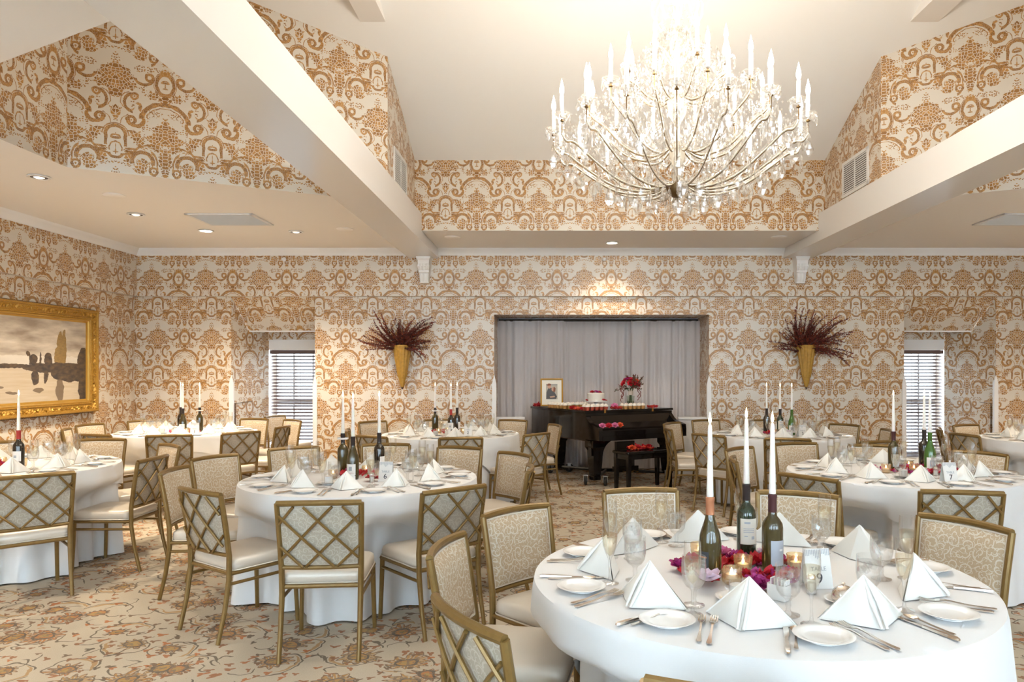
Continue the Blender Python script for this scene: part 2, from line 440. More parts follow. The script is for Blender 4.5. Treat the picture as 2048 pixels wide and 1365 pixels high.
# ------------------------------------------------------------------ mesh building
class MB:
    def __init__(s):
        s.v = []; s.f = []; s.mi = []; s.uv = {}; s.mats = []

    def mat(s, name):
        if name not in s.mats:
            s.mats.append(name)
        return s.mats.index(name)

    def add(s, verts, faces, mat, uvs=None, M=None):
        k = s.mat(mat); n = len(s.v)
        s.v += [tuple(M @ Vector(q)) if M is not None else tuple(q) for q in verts]
        for i, fc in enumerate(faces):
            if uvs:
                s.uv[len(s.f)] = uvs[i]
            s.f.append(tuple(a + n for a in fc)); s.mi.append(k)
        return s

    def quad(s, pts, mat, uv=None):
        return s.add(pts, [tuple(range(len(pts)))], mat, [uv] if uv else None)

    def box(s, c, d, mat, M=None):
        x, y, z = [a / 2 for a in d]
        vs = [(c[0] + i * x, c[1] + j * y, c[2] + k * z) for k in (-1, 1) for j in (-1, 1) for i in (-1, 1)]
        return s.add(vs, [(0, 2, 3, 1), (4, 5, 7, 6), (0, 1, 5, 4), (2, 6, 7, 3), (0, 4, 6, 2), (1, 3, 7, 5)], mat, M=M)

    def loft(s, rings, mat, cap=(True, True), closed=True, M=None):
        n = len(rings[0]); vs = [q for r in rings for q in r]; fs = []
        for i in range(len(rings) - 1):
            for j in range(n if closed else n - 1):
                a = i * n + j; b = i * n + (j + 1) % n
                fs.append((a, b, b + n, a + n))
        if closed and cap[0]:
            fs.append(tuple(range(n))[::-1])
        if closed and cap[1]:
            fs.append(tuple((len(rings) - 1) * n + j for j in range(n)))
        return s.add(vs, fs, mat, M=M)

    def tube(s, pts, r, mat, n=8, cap=True, M=None, flat=1.0):
        P = [Vector(q) for q in pts]; rr = r if isinstance(r, (list, tuple)) else [r] * len(P)
        rings = []; up = None
        for i, q in enumerate(P):
            t = (P[min(i + 1, len(P) - 1)] - P[max(i - 1, 0)]).normalized()
            if up is None:
                a = Vector((0, 0, 1)) if abs(t.z) < .9 else Vector((0, 1, 0))
                up = t.cross(a).normalized()
            up = (up - t * up.dot(t)).normalized(); vv = t.cross(up)
            rings.append([tuple(q + up * (cos(2 * pi * k / n) * rr[i]) + vv * (sin(2 * pi * k / n) * rr[i] * flat)) for k in range(n)])
        return s.loft(rings, mat, (cap, cap), M=M)

    def lathe(s, prof, mat, n=20, c=(0, 0, 0), M=None, cap=(True, True)):
        rings = [[(c[0] + r * cos(2 * pi * k / n), c[1] + r * sin(2 * pi * k / n), c[2] + z) for k in range(n)] for r, z in prof]
        return s.loft(rings, mat, cap, M=M)

    def prism(s, poly, z0, z1, mat, M=None):
        return s.loft([[(x, y, z0) for x, y in poly], [(x, y, z1) for x, y in poly]], mat, M=M)

    def mesh(s, name, smooth=35):
        me = bpy.data.meshes.new(name); me.from_pydata(s.v, [], s.f)
        for m in s.mats:
            me.materials.append(MATS[m])
        me.polygons.foreach_set('material_index', s.mi)
        if s.uv:
            ul = me.uv_layers.new(name='UVMap')
            for i, uvs in s.uv.items():
                ls = me.polygons[i].loop_start
                for j, q in enumerate(uvs):
                    ul.data[ls + j].uv = q
        me.update()
        if smooth:
            me.polygons.foreach_set('use_smooth', [True] * len(me.polygons))
            me.set_sharp_from_angle(angle=radians(smooth))
        return me


def rrect(w, d, r, n=4, cx=0, cy=0):
    out = []
    for sx, sy, a0 in ((1, 1, 0), (-1, 1, pi / 2), (-1, -1, pi), (1, -1, 3 * pi / 2)):
        for k in range(n + 1):
            a = a0 + pi / 2 * k / n
            out.append((cx + sx * (w / 2 - r) + r * cos(a), cy + sy * (d / 2 - r) + r * sin(a)))
    return out


def pillow(mb, w, d, z0, z1, r, mat, crown=0.006, M=None):
    h = z1 - z0; rings = []
    for t, ins in ((0, .010), (.12, .002), (.5, 0), (.8, .004), (.95, .016), (1.0, .035)):
        rings.append([(x, y, z0 + h * t) for x, y in rrect(w - 2 * ins, d - 2 * ins, r)])
    rings.append([(x, y, z1 + crown) for x, y in rrect(w * .55, d * .55, r)])
    mb.loft(rings, mat, M=M)


def tag(o, label, cat=None, group=None, kind=None):
    o['label'] = label
    if cat: o['category'] = cat
    if group: o['group'] = group
    if kind: o['kind'] = kind
    return o


def O(name, me, parent=None, loc=(0, 0, 0), rot=(0, 0, 0), sc_=1.0):
    o = bpy.data.objects.new(name, me); COL.objects.link(o)
    o.parent = parent; o.location = loc; o.rotation_euler = rot
    o.scale = sc_ if isinstance(sc_, (tuple, list)) else (sc_, sc_, sc_)
    return o


def single(name, me, label, cat, group=None, loc=(0, 0, 0), rot=(0, 0, 0), sc_=1.0):
    return tag(O(name, me, None, loc, rot, sc_), label, cat, group)


def thing(name, parts, label, cat, group=None, loc=(0, 0, 0), rz=0.0, sc_=1.0):
    """Empty at the base; parts: (name, mesh, loc, rot, subparts)"""
    t = O(name, None, None, loc, (0, 0, rz), sc_); t.empty_display_size = 0.1
    tag(t, label, cat, group)
    add_parts(t, parts)
    return t


def add_parts(t, parts):
    for pr in parts:
        nm, me = pr[0], pr[1]
        o = O(nm, me, t, pr[2] if len(pr) > 2 else (0, 0, 0), pr[3] if len(pr) > 3 else (0, 0, 0), pr[5] if len(pr) > 5 else 1.0)
        for sp in (pr[4] if len(pr) > 4 and pr[4] else ()):
            O(sp[0], sp[1], o, sp[2] if len(sp) > 2 else (0, 0, 0), sp[3] if len(sp) > 3 else (0, 0, 0), sp[4] if len(sp) > 4 else 1.0)


def struct(name, mb, label, cat='structure', smooth=35):
    return tag(O(name, mb.mesh(name, smooth)), label, cat, None, 'structure')


def at(px, py, z):
    """point on the horizontal plane at height z seen at photo pixel (px, py)"""
    Y = (EYE - z) * FPX / (py - VPY)
    return ((px - VPX) / FPX * Y, Y)


R = random.Random(7)

# ------------------------------------------------------------------ room shell
XL, XR, YB, YF = -5.88, 7.6, 10.40, -3.05
ZC, ZLEDGE = 3.20, 2.535
LED = .07
mb = MB(); mb.quad([(XL, YF, 0), (XR, YF, 0), (XR, 11.35, 0), (XL, 11.35, 0)], 'carpet'); struct('floor', mb, 'patterned beige carpet with rust flowers', 'floor')

def wq(mb, p0, p1, z0, z1, u0=None, v0=0.0, z0b=None, z1b=None):
    """vertical wallpapered quad from plan point p0 to p1; uv in metres"""
    L = sqrt((p1[0] - p0[0]) ** 2 + (p1[1] - p0[1]) ** 2)
    u = p0[0] if u0 is None else u0
    zb0 = z0 if z0b is None else z0b; zb1 = z1 if z1b is None else z1b
    mb.quad([(p0[0], p0[1], z0), (p1[0], p1[1], zb0), (p1[0], p1[1], zb1), (p0[0], p0[1], z1)], 'wallpaper',
            [(u, z0 + v0), (u + L, zb0 + v0), (u + L, zb1 + v0), (u, z1 + v0)])
    return u + L


UO, VLO, VUP = 2.51, -1.102, -1.932
LN0, LN1, RN0, RN1 = -4.51, -3.325, 5.01, 6.31          # window niches
AL0, AL1, ALT = -0.79, 2.25, 2.28                        # stage alcove
YW, YA = 11.15, 11.10                                    # window plane, alcove back
mb = MB()
for a, b, z0, z1 in ((XL, LN0, 0, ZLEDGE), (LN1, AL0, 0, ZLEDGE), (AL0, AL1, ALT, ZLEDGE), (AL1, RN0, 0, ZLEDGE), (RN1, XR, 0, ZLEDGE)):
    wq(mb, (a, YB), (b, YB), z0, z1, a + UO, VLO)
wq(mb, (XL, YB - LED), (XR, YB - LED), ZLEDGE, ZC, XL + UO + .05, VUP)                           # frieze above the ledge
mb.quad([(XL, YB - LED, ZLEDGE), (XR, YB - LED, ZLEDGE), (XR, YB, ZLEDGE), (XL, YB, ZLEDGE)], 'wallpaper', [(XL, 0), (XR, 0), (XR, .03), (XL, .03)])
for a, b, ia, ib in ((LN0, LN1, .24, .0), (RN0, RN1, .0, .32)):                                    # splayed niches
    a2, b2 = a + ia, b - ib
    wq(mb, (a, YB), (a2, YW + .02), 0, ZLEDGE, 0, VLO); wq(mb, (b2, YW + .02), (b, YB), 0, ZLEDGE, 0, VLO)
    f = .47; ym = YB + f * (YW - YB)
    am, bm_ = a + ia * f, b - ib * f
    mb.quad([(a, YB, ZLEDGE), (b, YB, ZLEDGE), (bm_, ym, 2.07), (am, ym, 2.07)], 'wallpaper', [(a + UO, 2.5 + VLO), (b + UO, 2.5 + VLO), (bm_ + UO, 2.0 + VLO), (am + UO, 2.0 + VLO)])
    mb.box(((am + bm_) / 2, ym + .012, 2.062), (bm_ - am, .03, .022), 'trim_white')
    wq(mb, (a2, YW + .015), (b2, YW + .015), 1.9, 2.3, a2 + UO, VLO - .3)
    mb.quad([(am, ym, 2.075), (bm_, ym, 2.075), (b2, YW + .03, 2.25), (a2, YW + .03, 2.25)], 'trim_white')
    mb.quad([(a2, YW + .01, 0), (b2, YW + .01, 0), (b2, YW + .01, .16), (a2, YW + .01, .16)], 'trim_white')
# alcove
wq(mb, (AL0, YB), (AL0, YA + .1), 0, ALT, 0, VLO); wq(mb, (AL1, YA + .1), (AL1, YB), 0, ALT, 0, VLO)
mb.quad([(AL0, YB, ALT), (AL1, YB, ALT), (AL1, YA + .1, ALT), (AL0, YA + .1, ALT)], 'wallpaper', [(AL0 + UO, .1), (AL1 + UO, .1), (AL1 + UO, .2), (AL0 + UO, .2)])
mb.quad([(AL0 - .1, YA + .08, 0), (AL1 + .1, YA + .08, 0), (AL1 + .1, YA + .08, ALT + .05), (AL0 - .1, YA + .08, ALT + .05)], 'trim_white')
struct('wall_back', mb, 'damask papered wall with two window niches and a curtained alcove', 'wall')
mb = MB()
wq(mb, (XL, YF), (XL, YB), 0, ZLEDGE, .2, VLO); wq(mb, (XL + LED, YF), (XL + LED, YB), ZLEDGE, ZC, .3, VUP)
mb.quad([(XL, YF, ZLEDGE), (XL + LED, YF, ZLEDGE), (XL + LED, YB, ZLEDGE), (XL, YB, ZLEDGE)], 'wallpaper', [(0, 0), (0, .03), (9, .03), (9, 0)])
struct('wall_left', mb, 'damask papered wall with the landscape painting', 'wall')
mb = MB(); wq(mb, (XR, YB), (XR, YF), 0, ZC, 0, VLO); struct('wall_right', mb, 'damask papered side wall', 'wall')
mb = MB()
xs = [XL] + [v for x in REAR_WIN for v in (x - .8, x + .8)] + [XR]
for i in range(0, len(xs), 2):
    wq(mb, (xs[i + 1], YF), (xs[i], YF), 0, ZC, 0, VLO)
for x in REAR_WIN:
    wq(mb, (x + .8, YF), (x - .8, YF), 0, .65, 0, VLO); wq(mb, (x + .8, YF), (x - .8, YF), 2.85, ZC, 0, VLO)
struct('wall_front', mb, 'damask papered entrance wall with tall windows', 'wall')

# low ceiling with the cross shaped lantern opening
CXM, CYM = 0.855, 5.39
half = [(-1.65, 8.98), (-1.65, 7.465), (-4.05, 6.166), (-4.05, CYM)]
left = half + [(x, 2 * CYM - y) for x, y in half[:-1][::-1]]
octo = left + [(2 * CXM - x, y) for x, y in left[::-1]]
outer = [(XL, YF), (XR, YF), (XR, YB), (XL, YB)]
pts = [Vector((x, y, 0)) for x, y in outer] + [Vector((x, y, 0)) for x, y in octo]
tris = tessellate_polygon([pts[:4], pts[4:]])
mb = MB(); mb.add([(q.x, q.y, ZC) for q in pts], [tuple(t) for t in tris], 'ceiling_paint'); struct('ceiling', mb, 'low white ceiling around the raised lantern', 'ceiling', 0)
SL = 0.4077


def roofz(y):
    return EYE + 2.564 + SL * (8.98 - y) if y >= CYM else EYE + 2.564 + SL * (8.98 - (2 * CYM - y))


mb = MB(); u = .35
n = len(octo)
FASV = .03 - 3.2
for i in range(n):
    p0, p1 = octo[i], octo[(i + 1) % n]
    if abs(p0[1] - p1[1]) < 1e-6:
        uu = 1.124 + p0[0]
    else:
        uu = u
    wq(mb, p0, p1, ZC, roofz(p0[1]), uu, FASV, ZC, roofz(p1[1])); u += .31
struct('wall_lantern', mb, 'damask papered walls of the raised ceiling lantern', 'wall', 0)
mb = MB()
for s in (1, -1):
    ye = CYM + s * 3.62
    mb.quad([(-4.1, CYM, roofz(CYM)), (5.85, CYM, roofz(CYM)), (5.85, ye, roofz(ye)), (-4.1, ye, roofz(ye))], 'vault_paint')
struct('ceiling_vault', mb, 'sloped cream ceiling over the chandelier', 'ceiling')
# beams
for i, (x0, x1) in enumerate(((-1.985, -1.567), (3.28, 3.69))):
    mb = MB(); mb.box(((x0 + x1) / 2, (YB + YF) / 2 - .01, 3.241), (x1 - x0, YB - YF - .03, .336), 'beam_paint')
    struct('trim_%d' % (i + 1), mb, 'long glossy white ceiling beam ' + ('between tables one and two' if i == 0 else 'over table seven'), 'beam')
for i, (x0, x1) in enumerate(((-1.82, -1.58), (3.46, 3.73))):
    mb = MB(); yl = 7.085
    mb.box(((x0 + x1) / 2, CYM, 4.98), (x1 - x0, 2 * (yl - CYM) + .5, .27), 'ceiling_paint')
    struct('trim_%d' % (i + 3), mb, 'upper tie beam ending in the sloped ceiling', 'beam')
# crown moulding, ledge lips, baseboard
mb = MB()
prof = [(0, -.095), (.012, -.095), (.02, -.07), (.06, -.03), (.075, -.02), (.085, 0), (0, 0)]
for (x0, x1) in ((XL, -1.985), (-1.567, 3.28), (3.69, XR)):
    mb.loft([[(xx, YB - LED - d, ZC + z) for d, z in prof] for xx in (x0, x1)], 'trim_white')
struct('trim_5', mb, 'white crown moulding along the back wall', 'moulding')
mb = MB(); mb.loft([[(XL + LED + d, yy, ZC + z) for d, z in prof] for yy in (YF, YB - .03)], 'trim_white'); struct('trim_6', mb, 'white crown moulding above the landscape painting', 'moulding')
mb = MB()
for a, b in ((XL, LN0), (LN1, AL0), (AL1, RN0), (RN1, XR)):
    mb.box(((a + b) / 2, YB - .01, .07), (b - a, .02, .14), 'trim_white')
struct('baseboard_back', mb, 'white baseboard of the back wall', 'baseboard')
mb = MB(); mb.box((XL + .01, (YB + YF) / 2, .07), (.02, YB - YF, .14), 'trim_white'); struct('baseboard_left', mb, 'white baseboard under the painting wall', 'baseboard')
# corner guards, white low wainscot of the alcove
k = 7
for x, nm in ((LN0, 'outer edge of the window niche beside table one'), (LN1, 'inner edge of the window niche beside table one'), (AL0, 'alcove edge behind table two'), (AL1, 'alcove edge beside the piano bench'), (RN0, 'inner edge of the bright window niche'), (RN1, 'outer edge of the bright window niche')):
    mb = MB(); rings = [[(x - .03, YB - .012, z), (x + .03, YB - .012, z), (x + .03, YB + .03, z), (x - .03, YB + .03, z)] for z in (.14, 1.30)]
    rings.append([(x - .003, YB - .004, 1.42), (x + .003, YB - .004, 1.42), (x + .003, YB + .0, 1.42), (x - .003, YB + .0, 1.42)])
    mb.loft(rings, 'trim_white'); struct('trim_%d' % k, mb, 'white pointed corner guard on the ' + nm, 'corner guard'); k += 1
mb = MB()
for a, b in ((AL0 + .03, AL0 + .42), (AL1 - .42, AL1 - .03)):
    mb.box(((a + b) / 2, YB + .10, .40), (b - a, .06, .80), 'trim_white'); mb.box(((a + b) / 2, YB + .09, .81), (b - a + .02, .10, .03), 'trim_white')
struct('trim_%d' % k, mb, 'low white rail panels at the alcove sides', 'wainscot'); k += 1
# dark pull rods on the niche reveals
for (xa, ya, xb, yb_) in ((LN0 + .03, YB + .06, LN0 + .13, YB + .40), (RN1 - .035, YB + .06, RN1 - .15, YB + .40)):
    mb = MB(); mb.tube([(xa, ya, .05), (xa, ya, 1.02)], .008, 'wood_dark', 6); mb.tube([(xa, ya, 1.02), (xb, yb_, 1.04)], .004, 'wood_dark', 6)
    struct('trim_%d' % k, mb, 'dark edge strip on the window reveal', 'edging'); k += 1
# corbels under the beams
for x, lab in ((-1.755, 'white fluted corbel beside the burgundy spray of table two'), (3.50, 'white fluted corbel above the second burgundy spray')):
    mb = MB(); w_ = .20
    side = [(0, 0), (.17, 0), (.17, -.03), (.145, -.05), (.14, -.10), (.155, -.14), (.13, -.18), (.115, -.19), (.115, -.215), (.095, -.225), (.10, -.28), (.085, -.33), (.07, -.345), (.07, -.36), (0, -.36)]
    wid = [1, 1, .95, .8, .75, .85, .72, .72, .72, .62, .62, .6, .6, .6, .6]
    mb.loft([[(x + sx * w_ / 2 * wd, YB - LED - .001 - d, 3.072 + z) for (d, z), wd in zip(side, wid)] for sx in (-1, 1)], 'trim_white')
    for fx in (-.045, 0, .045):
        mb.tube([(x + fx, YB - LED - .001 - .145, 2.97), (x + fx, YB - LED - .001 - .15, 2.925), (x + fx, YB - LED - .001 - .12, 2.885)], .012, 'trim_white', 6)
        mb.tube([(x + fx, YB - LED - .001 - .095, 2.845), (x + fx, YB - LED - .001 - .1, 2.79), (x + fx, YB - LED - .001 - .08, 2.73)], .011, 'trim_white', 6)
    struct('trim_%d' % k, mb, lab, 'corbel'); k += 1

# ------------------------------------------------------------------ windows and blinds
slat = MB(); slat.box((0, 0, 0), (1.0, .050, .0035), 'blind_brown'); slat_me = slat.mesh('slat', 0)
for i, (a, b, wl) in enumerate(((LN0 + .24, LN1, 'beside table one'), (RN0, RN1 - .32, 'with the brighter view beyond table seven'))):
    cx, wd = (a + b) / 2, b - a
    win = O('window_%d' % (i + 1), None, None, (cx, YW + .16, .18)); tag(win, 'white sash window in the deep niche ' + wl, 'window', None, 'structure')
    for nm, c, d in (('sash_rail', (0, 0, .03), (wd, .06, .07)), ('sash_rail', (0, 0, .82), (wd, .07, .07)), ('sash_rail', (0, 0, 1.66), (wd, .06, .08)),
                     ('sash_stile', (-wd / 2 + .04, 0, .85), (.08, .06, 1.7)), ('sash_stile', (wd / 2 - .04, 0, .85), (.08, .06, 1.7)),
                     ('muntin', (-wd / 6 + .02, 0, .85), (.02, .03, 1.6)), ('muntin', (wd / 6, 0, .85), (.02, .03, 1.6))):
        q = MB(); q.box(c, d, 'trim_white'); O(nm, q.mesh(nm, 0), win)
    q = MB(); q.box((0, .02, .85), (wd - .06, .004, 1.62), 'window_glass'); O('pane', q.mesh('pane', 0), win)
    q = MB(); q.box((0, -.08, -.02), (wd, .26, .03), 'trim_white'); O('window_sill', q.mesh('sill', 0), win)
    bl = []
    for j in range(31):
        bl.append(('slat', slat_me, (0, 0, .04 + j * .0505), (radians(27), 0, 0), None, (wd - .04, 1, 1)))
    q = MB(); q.box((0, 0, 1.62), (wd - .02, .055, .055), 'blind_brown'); bl.append(('head_rail', q.mesh('head_rail', 0)))
    q = MB(); q.box((0, -.02, 1.725), (wd - .01, .05, .15), 'trim_white'); q.box((0, -.028, 1.80), (wd, .07, .012), 'trim_white'); bl.append(('valance', q.mesh('valance', 0)))
    q = MB(); q.box((0, 0, .005), (wd - .04, .05, .02), 'blind_brown'); bl.append(('bottom_rail', q.mesh('bottom_rail', 0)))
    q = MB()
    for fx in (-.38, 0, .38):
        q.tube([(fx * wd, -.026, 0), (fx * wd, -.026, 1.6)], .0018, 'blind_brown', 4)
    bl.append(('ladder_cord', q.mesh('cord')))
    thing('venetian_blind', bl, 'brown slatted venetian blind under a white valance, window ' + wl, 'blind', 'venetian blinds', (cx, YW + .05, .15))
# rear windows (entrance wall)
for i, x in enumerate(REAR_WIN):
    q = MB()
    for c, d in (((0, 0, .04), (1.6, .08, .08)), ((0, 0, 2.16), (1.6, .08, .08)), ((-.76, 0, 1.1), (.08, .08, 2.2)), ((.76, 0, 1.1), (.08, .08, 2.2)), ((0, 0, 1.1), (1.6, .06, .05)), ((0, 0, 1.1), (.04, .06, 2.1))):
        q.box(c, d, 'trim_white')
    win = O('window_%d' % (i + 3), q.mesh('window'), None, (x, YF, .65)); tag(win, 'tall daylit window of the entrance wall', 'window', None, 'structure')

# ------------------------------------------------------------------ alcove curtains
def curtain_mesh(wd, h, seed):
    rr = random.Random(seed); nx, nz = 110, 10; ph = [rr.random() * 6.28 for _ in range(5)]
    vs = []; fs = []
    for k in range(nz + 1):
        t = k / nz
        for i in range(nx + 1):
            x = -wd / 2 + wd * i / nx
            y = .016 * sin(x * 46 + ph[0] + 1.2 * sin(x * 9 + ph[1])) + .016 * sin(x * 23 + ph[2] + .4 * t) + .010 * sin(x * 71 + ph[3])
            vs.append((x + .008 * sin(t * 3 + ph[4] + x * 4), y * (1.15 - .5 * t), h * t))
    for k in range(nz):
        for i in range(nx):
            a = k * (nx + 1) + i; fs.append((a, a + 1, a + nx + 2, a + nx + 1))
    m_ = MB(); m_.add(vs, fs, 'curtain_grey'); return m_.mesh('curtain', 180)


for i, (x, wl) in enumerate(((-.28, 'behind the framed photo'), (.73, 'behind the white cake'), (1.74, 'behind the bouquet vase'))):
    single('curtain', curtain_mesh(1.03, 2.22, i + 3), 'sheer grey pleated curtain panel ' + wl, 'curtain', 'alcove curtains', (x, YA - .05 + .06 * (i % 2), .015))
mb = MB(); mb.tube([(AL0 + .02, YA - .03, 2.245), (AL1 - .02, YA - .03, 2.245)], .018, 'dark_metal', 8)
single('curtain_rod', mb.mesh('rod'), 'dark curtain rod across the alcove top', 'rod')

# ------------------------------------------------------------------ ceiling fittings
def downlight_parts(lit):
    q = MB(); q.lathe([(.055, .006), (.088, .004), (.094, -.004), (.082, -.010), (.068, -.006), (.055, .006)], 'metal_white', 24, cap=(False, False))
    r_ = MB(); r_.lathe([(.068, -.005), (.05, .0), (.03, .003), (.001, .004)], 'downlight_lit' if lit else 'vent_dark', 20)
    s_ = MB(); s_.lathe([(.001, -.016), (.03, -.012), (.045, -.004)], 'downlight_lit' if lit else 'downlight_dim', 16)
    return [('trim_ring', q.mesh('trim_ring')), ('reflector', r_.mesh('reflector')), ('lens', s_.mesh('lens'))]


def spot_lamp(x, y, pw_=78):
    d = bpy.data.lights.new('downlight_lamp', 'SPOT'); d.energy = pw_; d.spot_size = radians(120); d.spot_blend = .7; d.color = (1, .84, .62); d.shadow_soft_size = .06
    o = bpy.data.objects.new('downlight_lamp', d); COL.objects.link(o); o.location = (x, y, ZC - .05)


dl0, dl1 = downlight_parts(False), downlight_parts(True)
for px, py, lit, lab in ((78, 353, 0, 'round recessed downlight above the landscape painting'), (272, 428, 0, 'recessed downlight beside the square air grille, painting side'),
                         (412, 461, 1, 'lit recessed downlight behind the square air grille'), (592, 463, 0, 'recessed downlight between the grille and the long beam'),
                         (1224, 485, 1, 'lit recessed downlight in the strip before the alcove')):
    x, y = at(px, py, ZC)
    thing('recessed_downlight', dl1 if lit else dl0, lab, 'downlight', 'ceiling downlights', (x, y, ZC - .006))
    spot_lamp(x, y, 26 if px == 1224 else 78)  # unlit fittings also carry an added spot to keep the ceiling bright
for x, y, lab in ((-4.6, 3.4, 'added unseen downlight above the entrance end of the painting wall'), (-4.6, .6, 'added unseen downlight by the entrance windows'), (6.4, 8.2, 'added unseen downlight beyond the window-side table'), (6.6, 5.4, 'added unseen downlight by the plain side wall'), (6.4, 2.4, 'added unseen downlight between side wall and lantern')):  # extra fittings out of view, added to brighten the low ceiling
    thing('recessed_downlight', dl1, lab, 'downlight', 'ceiling downlights', (x, y, ZC - .006)); spot_lamp(x, y)
q = MB(); q.lathe([(.10, .0), (.10, -.006), (.085, -.014), (.03, -.018), (.001, -.018)], 'ceiling_paint', 24); cover = q.mesh('cover')
for px, py, lab in ((228, 390, 'flat white ceiling cover plate over table one'), (690, 458, 'flat white cover plate by the long beam'), (905, 474, 'flat white cover plate beside the corbel of table two'), (1558, 474, 'flat white cover plate by the beam near the second spray')):
    x, y = at(px, py, ZC); single('ceiling_cover_plate', cover, lab, 'cover plate', 'ceiling cover plates', (x, y, ZC - .001))


def grille(w_, h_, nsl, cols=1):
    fr = MB(); t = .035
    for c, d in (((0, h_ / 2 - t / 2, 0), (w_, t, .014)), ((0, -h_ / 2 + t / 2, 0), (w_, t, .014)), ((w_ / 2 - t / 2, 0, 0), (t, h_, .014)), ((-w_ / 2 + t / 2, 0, 0), (t, h_, .014))):
        fr.box(c, d, 'metal_white')
    for cc in range(1, cols):
        fr.box((-w_ / 2 + w_ * cc / cols, 0, 0), (.022, h_, .014), 'metal_white')
    bk = MB(); bk.box((0, 0, .003), (w_ - .02, h_ - .02, .004), 'vent_dark')
    ps = [('frame', fr.mesh('frame', 0)), ('backing', bk.mesh('backing', 0))]
    sl_ = MB(); sl_.box((0, 0, 0), (w_ - 2 * t, (h_ - 2 * t) / nsl * .45, .004), 'metal_white'); sm = sl_.mesh('slat', 0)
    for j in range(nsl):
        ps.append(('slat', sm, (0, -h_ / 2 + t + (h_ - 2 * t) * (j + .5) / nsl, -.004), (radians(25), 0, 0)))
    return ps


gp = grille(.74, .62, 22)
thing('ceiling_air_grille', gp, 'square louvred air grille in the low ceiling near the painting', 'air grille', 'ceiling air grilles', (-3.6, 8.28, ZC - .009))
thing('ceiling_air_grille', gp, 'square louvred air grille beyond the beam near the bright window', 'air grille', 'ceiling air grilles', (5.3, 8.28, ZC - .009))
vp = grille(.68, .40, 14, 2)
for x, ry, lab in ((-1.642, 1, 'white wall vent of the lantern above the long beam by table two'), (3.352, -1, 'white wall vent of the lantern beside the chandelier')):
    t = thing('wall_vent', vp, lab, 'vent', 'lantern wall vents', (x, 8.08, 3.66))
    t.rotation_euler = (-pi / 2, 0, ry * pi / 2)
q = MB(); q.lathe([(.001, -.075), (.022, -.068), (.03, -.05), (.022, -.03), (.012, -.02), (.012, 0)], 'metal_white', 12); spk = q.mesh('sprinkler')
for px, lab in ((570, 'small wall camera dome above the window by table one'), (1208, 'small white wall dome above the alcove'), (1884, 'small wall dome above the bright window niche')):
    single('wall_dome', spk, lab, 'wall dome', 'wall domes', ((px - VPX) / FPX * (YB - LED - .001), YB - LED - .001, 3.07), (radians(-60), 0, 0))


# ------------------------------------------------------------------ banquet chair
HB, YBK = 0.815, -0.275


def back_y(u, z):
    """surface of the bowed, leaning chair back; u in -1..1"""
    t = (z - .475) / (HB - .475)
    return -.222 - .053 * t - (.018 + .014 * t) * (1 - u * u)


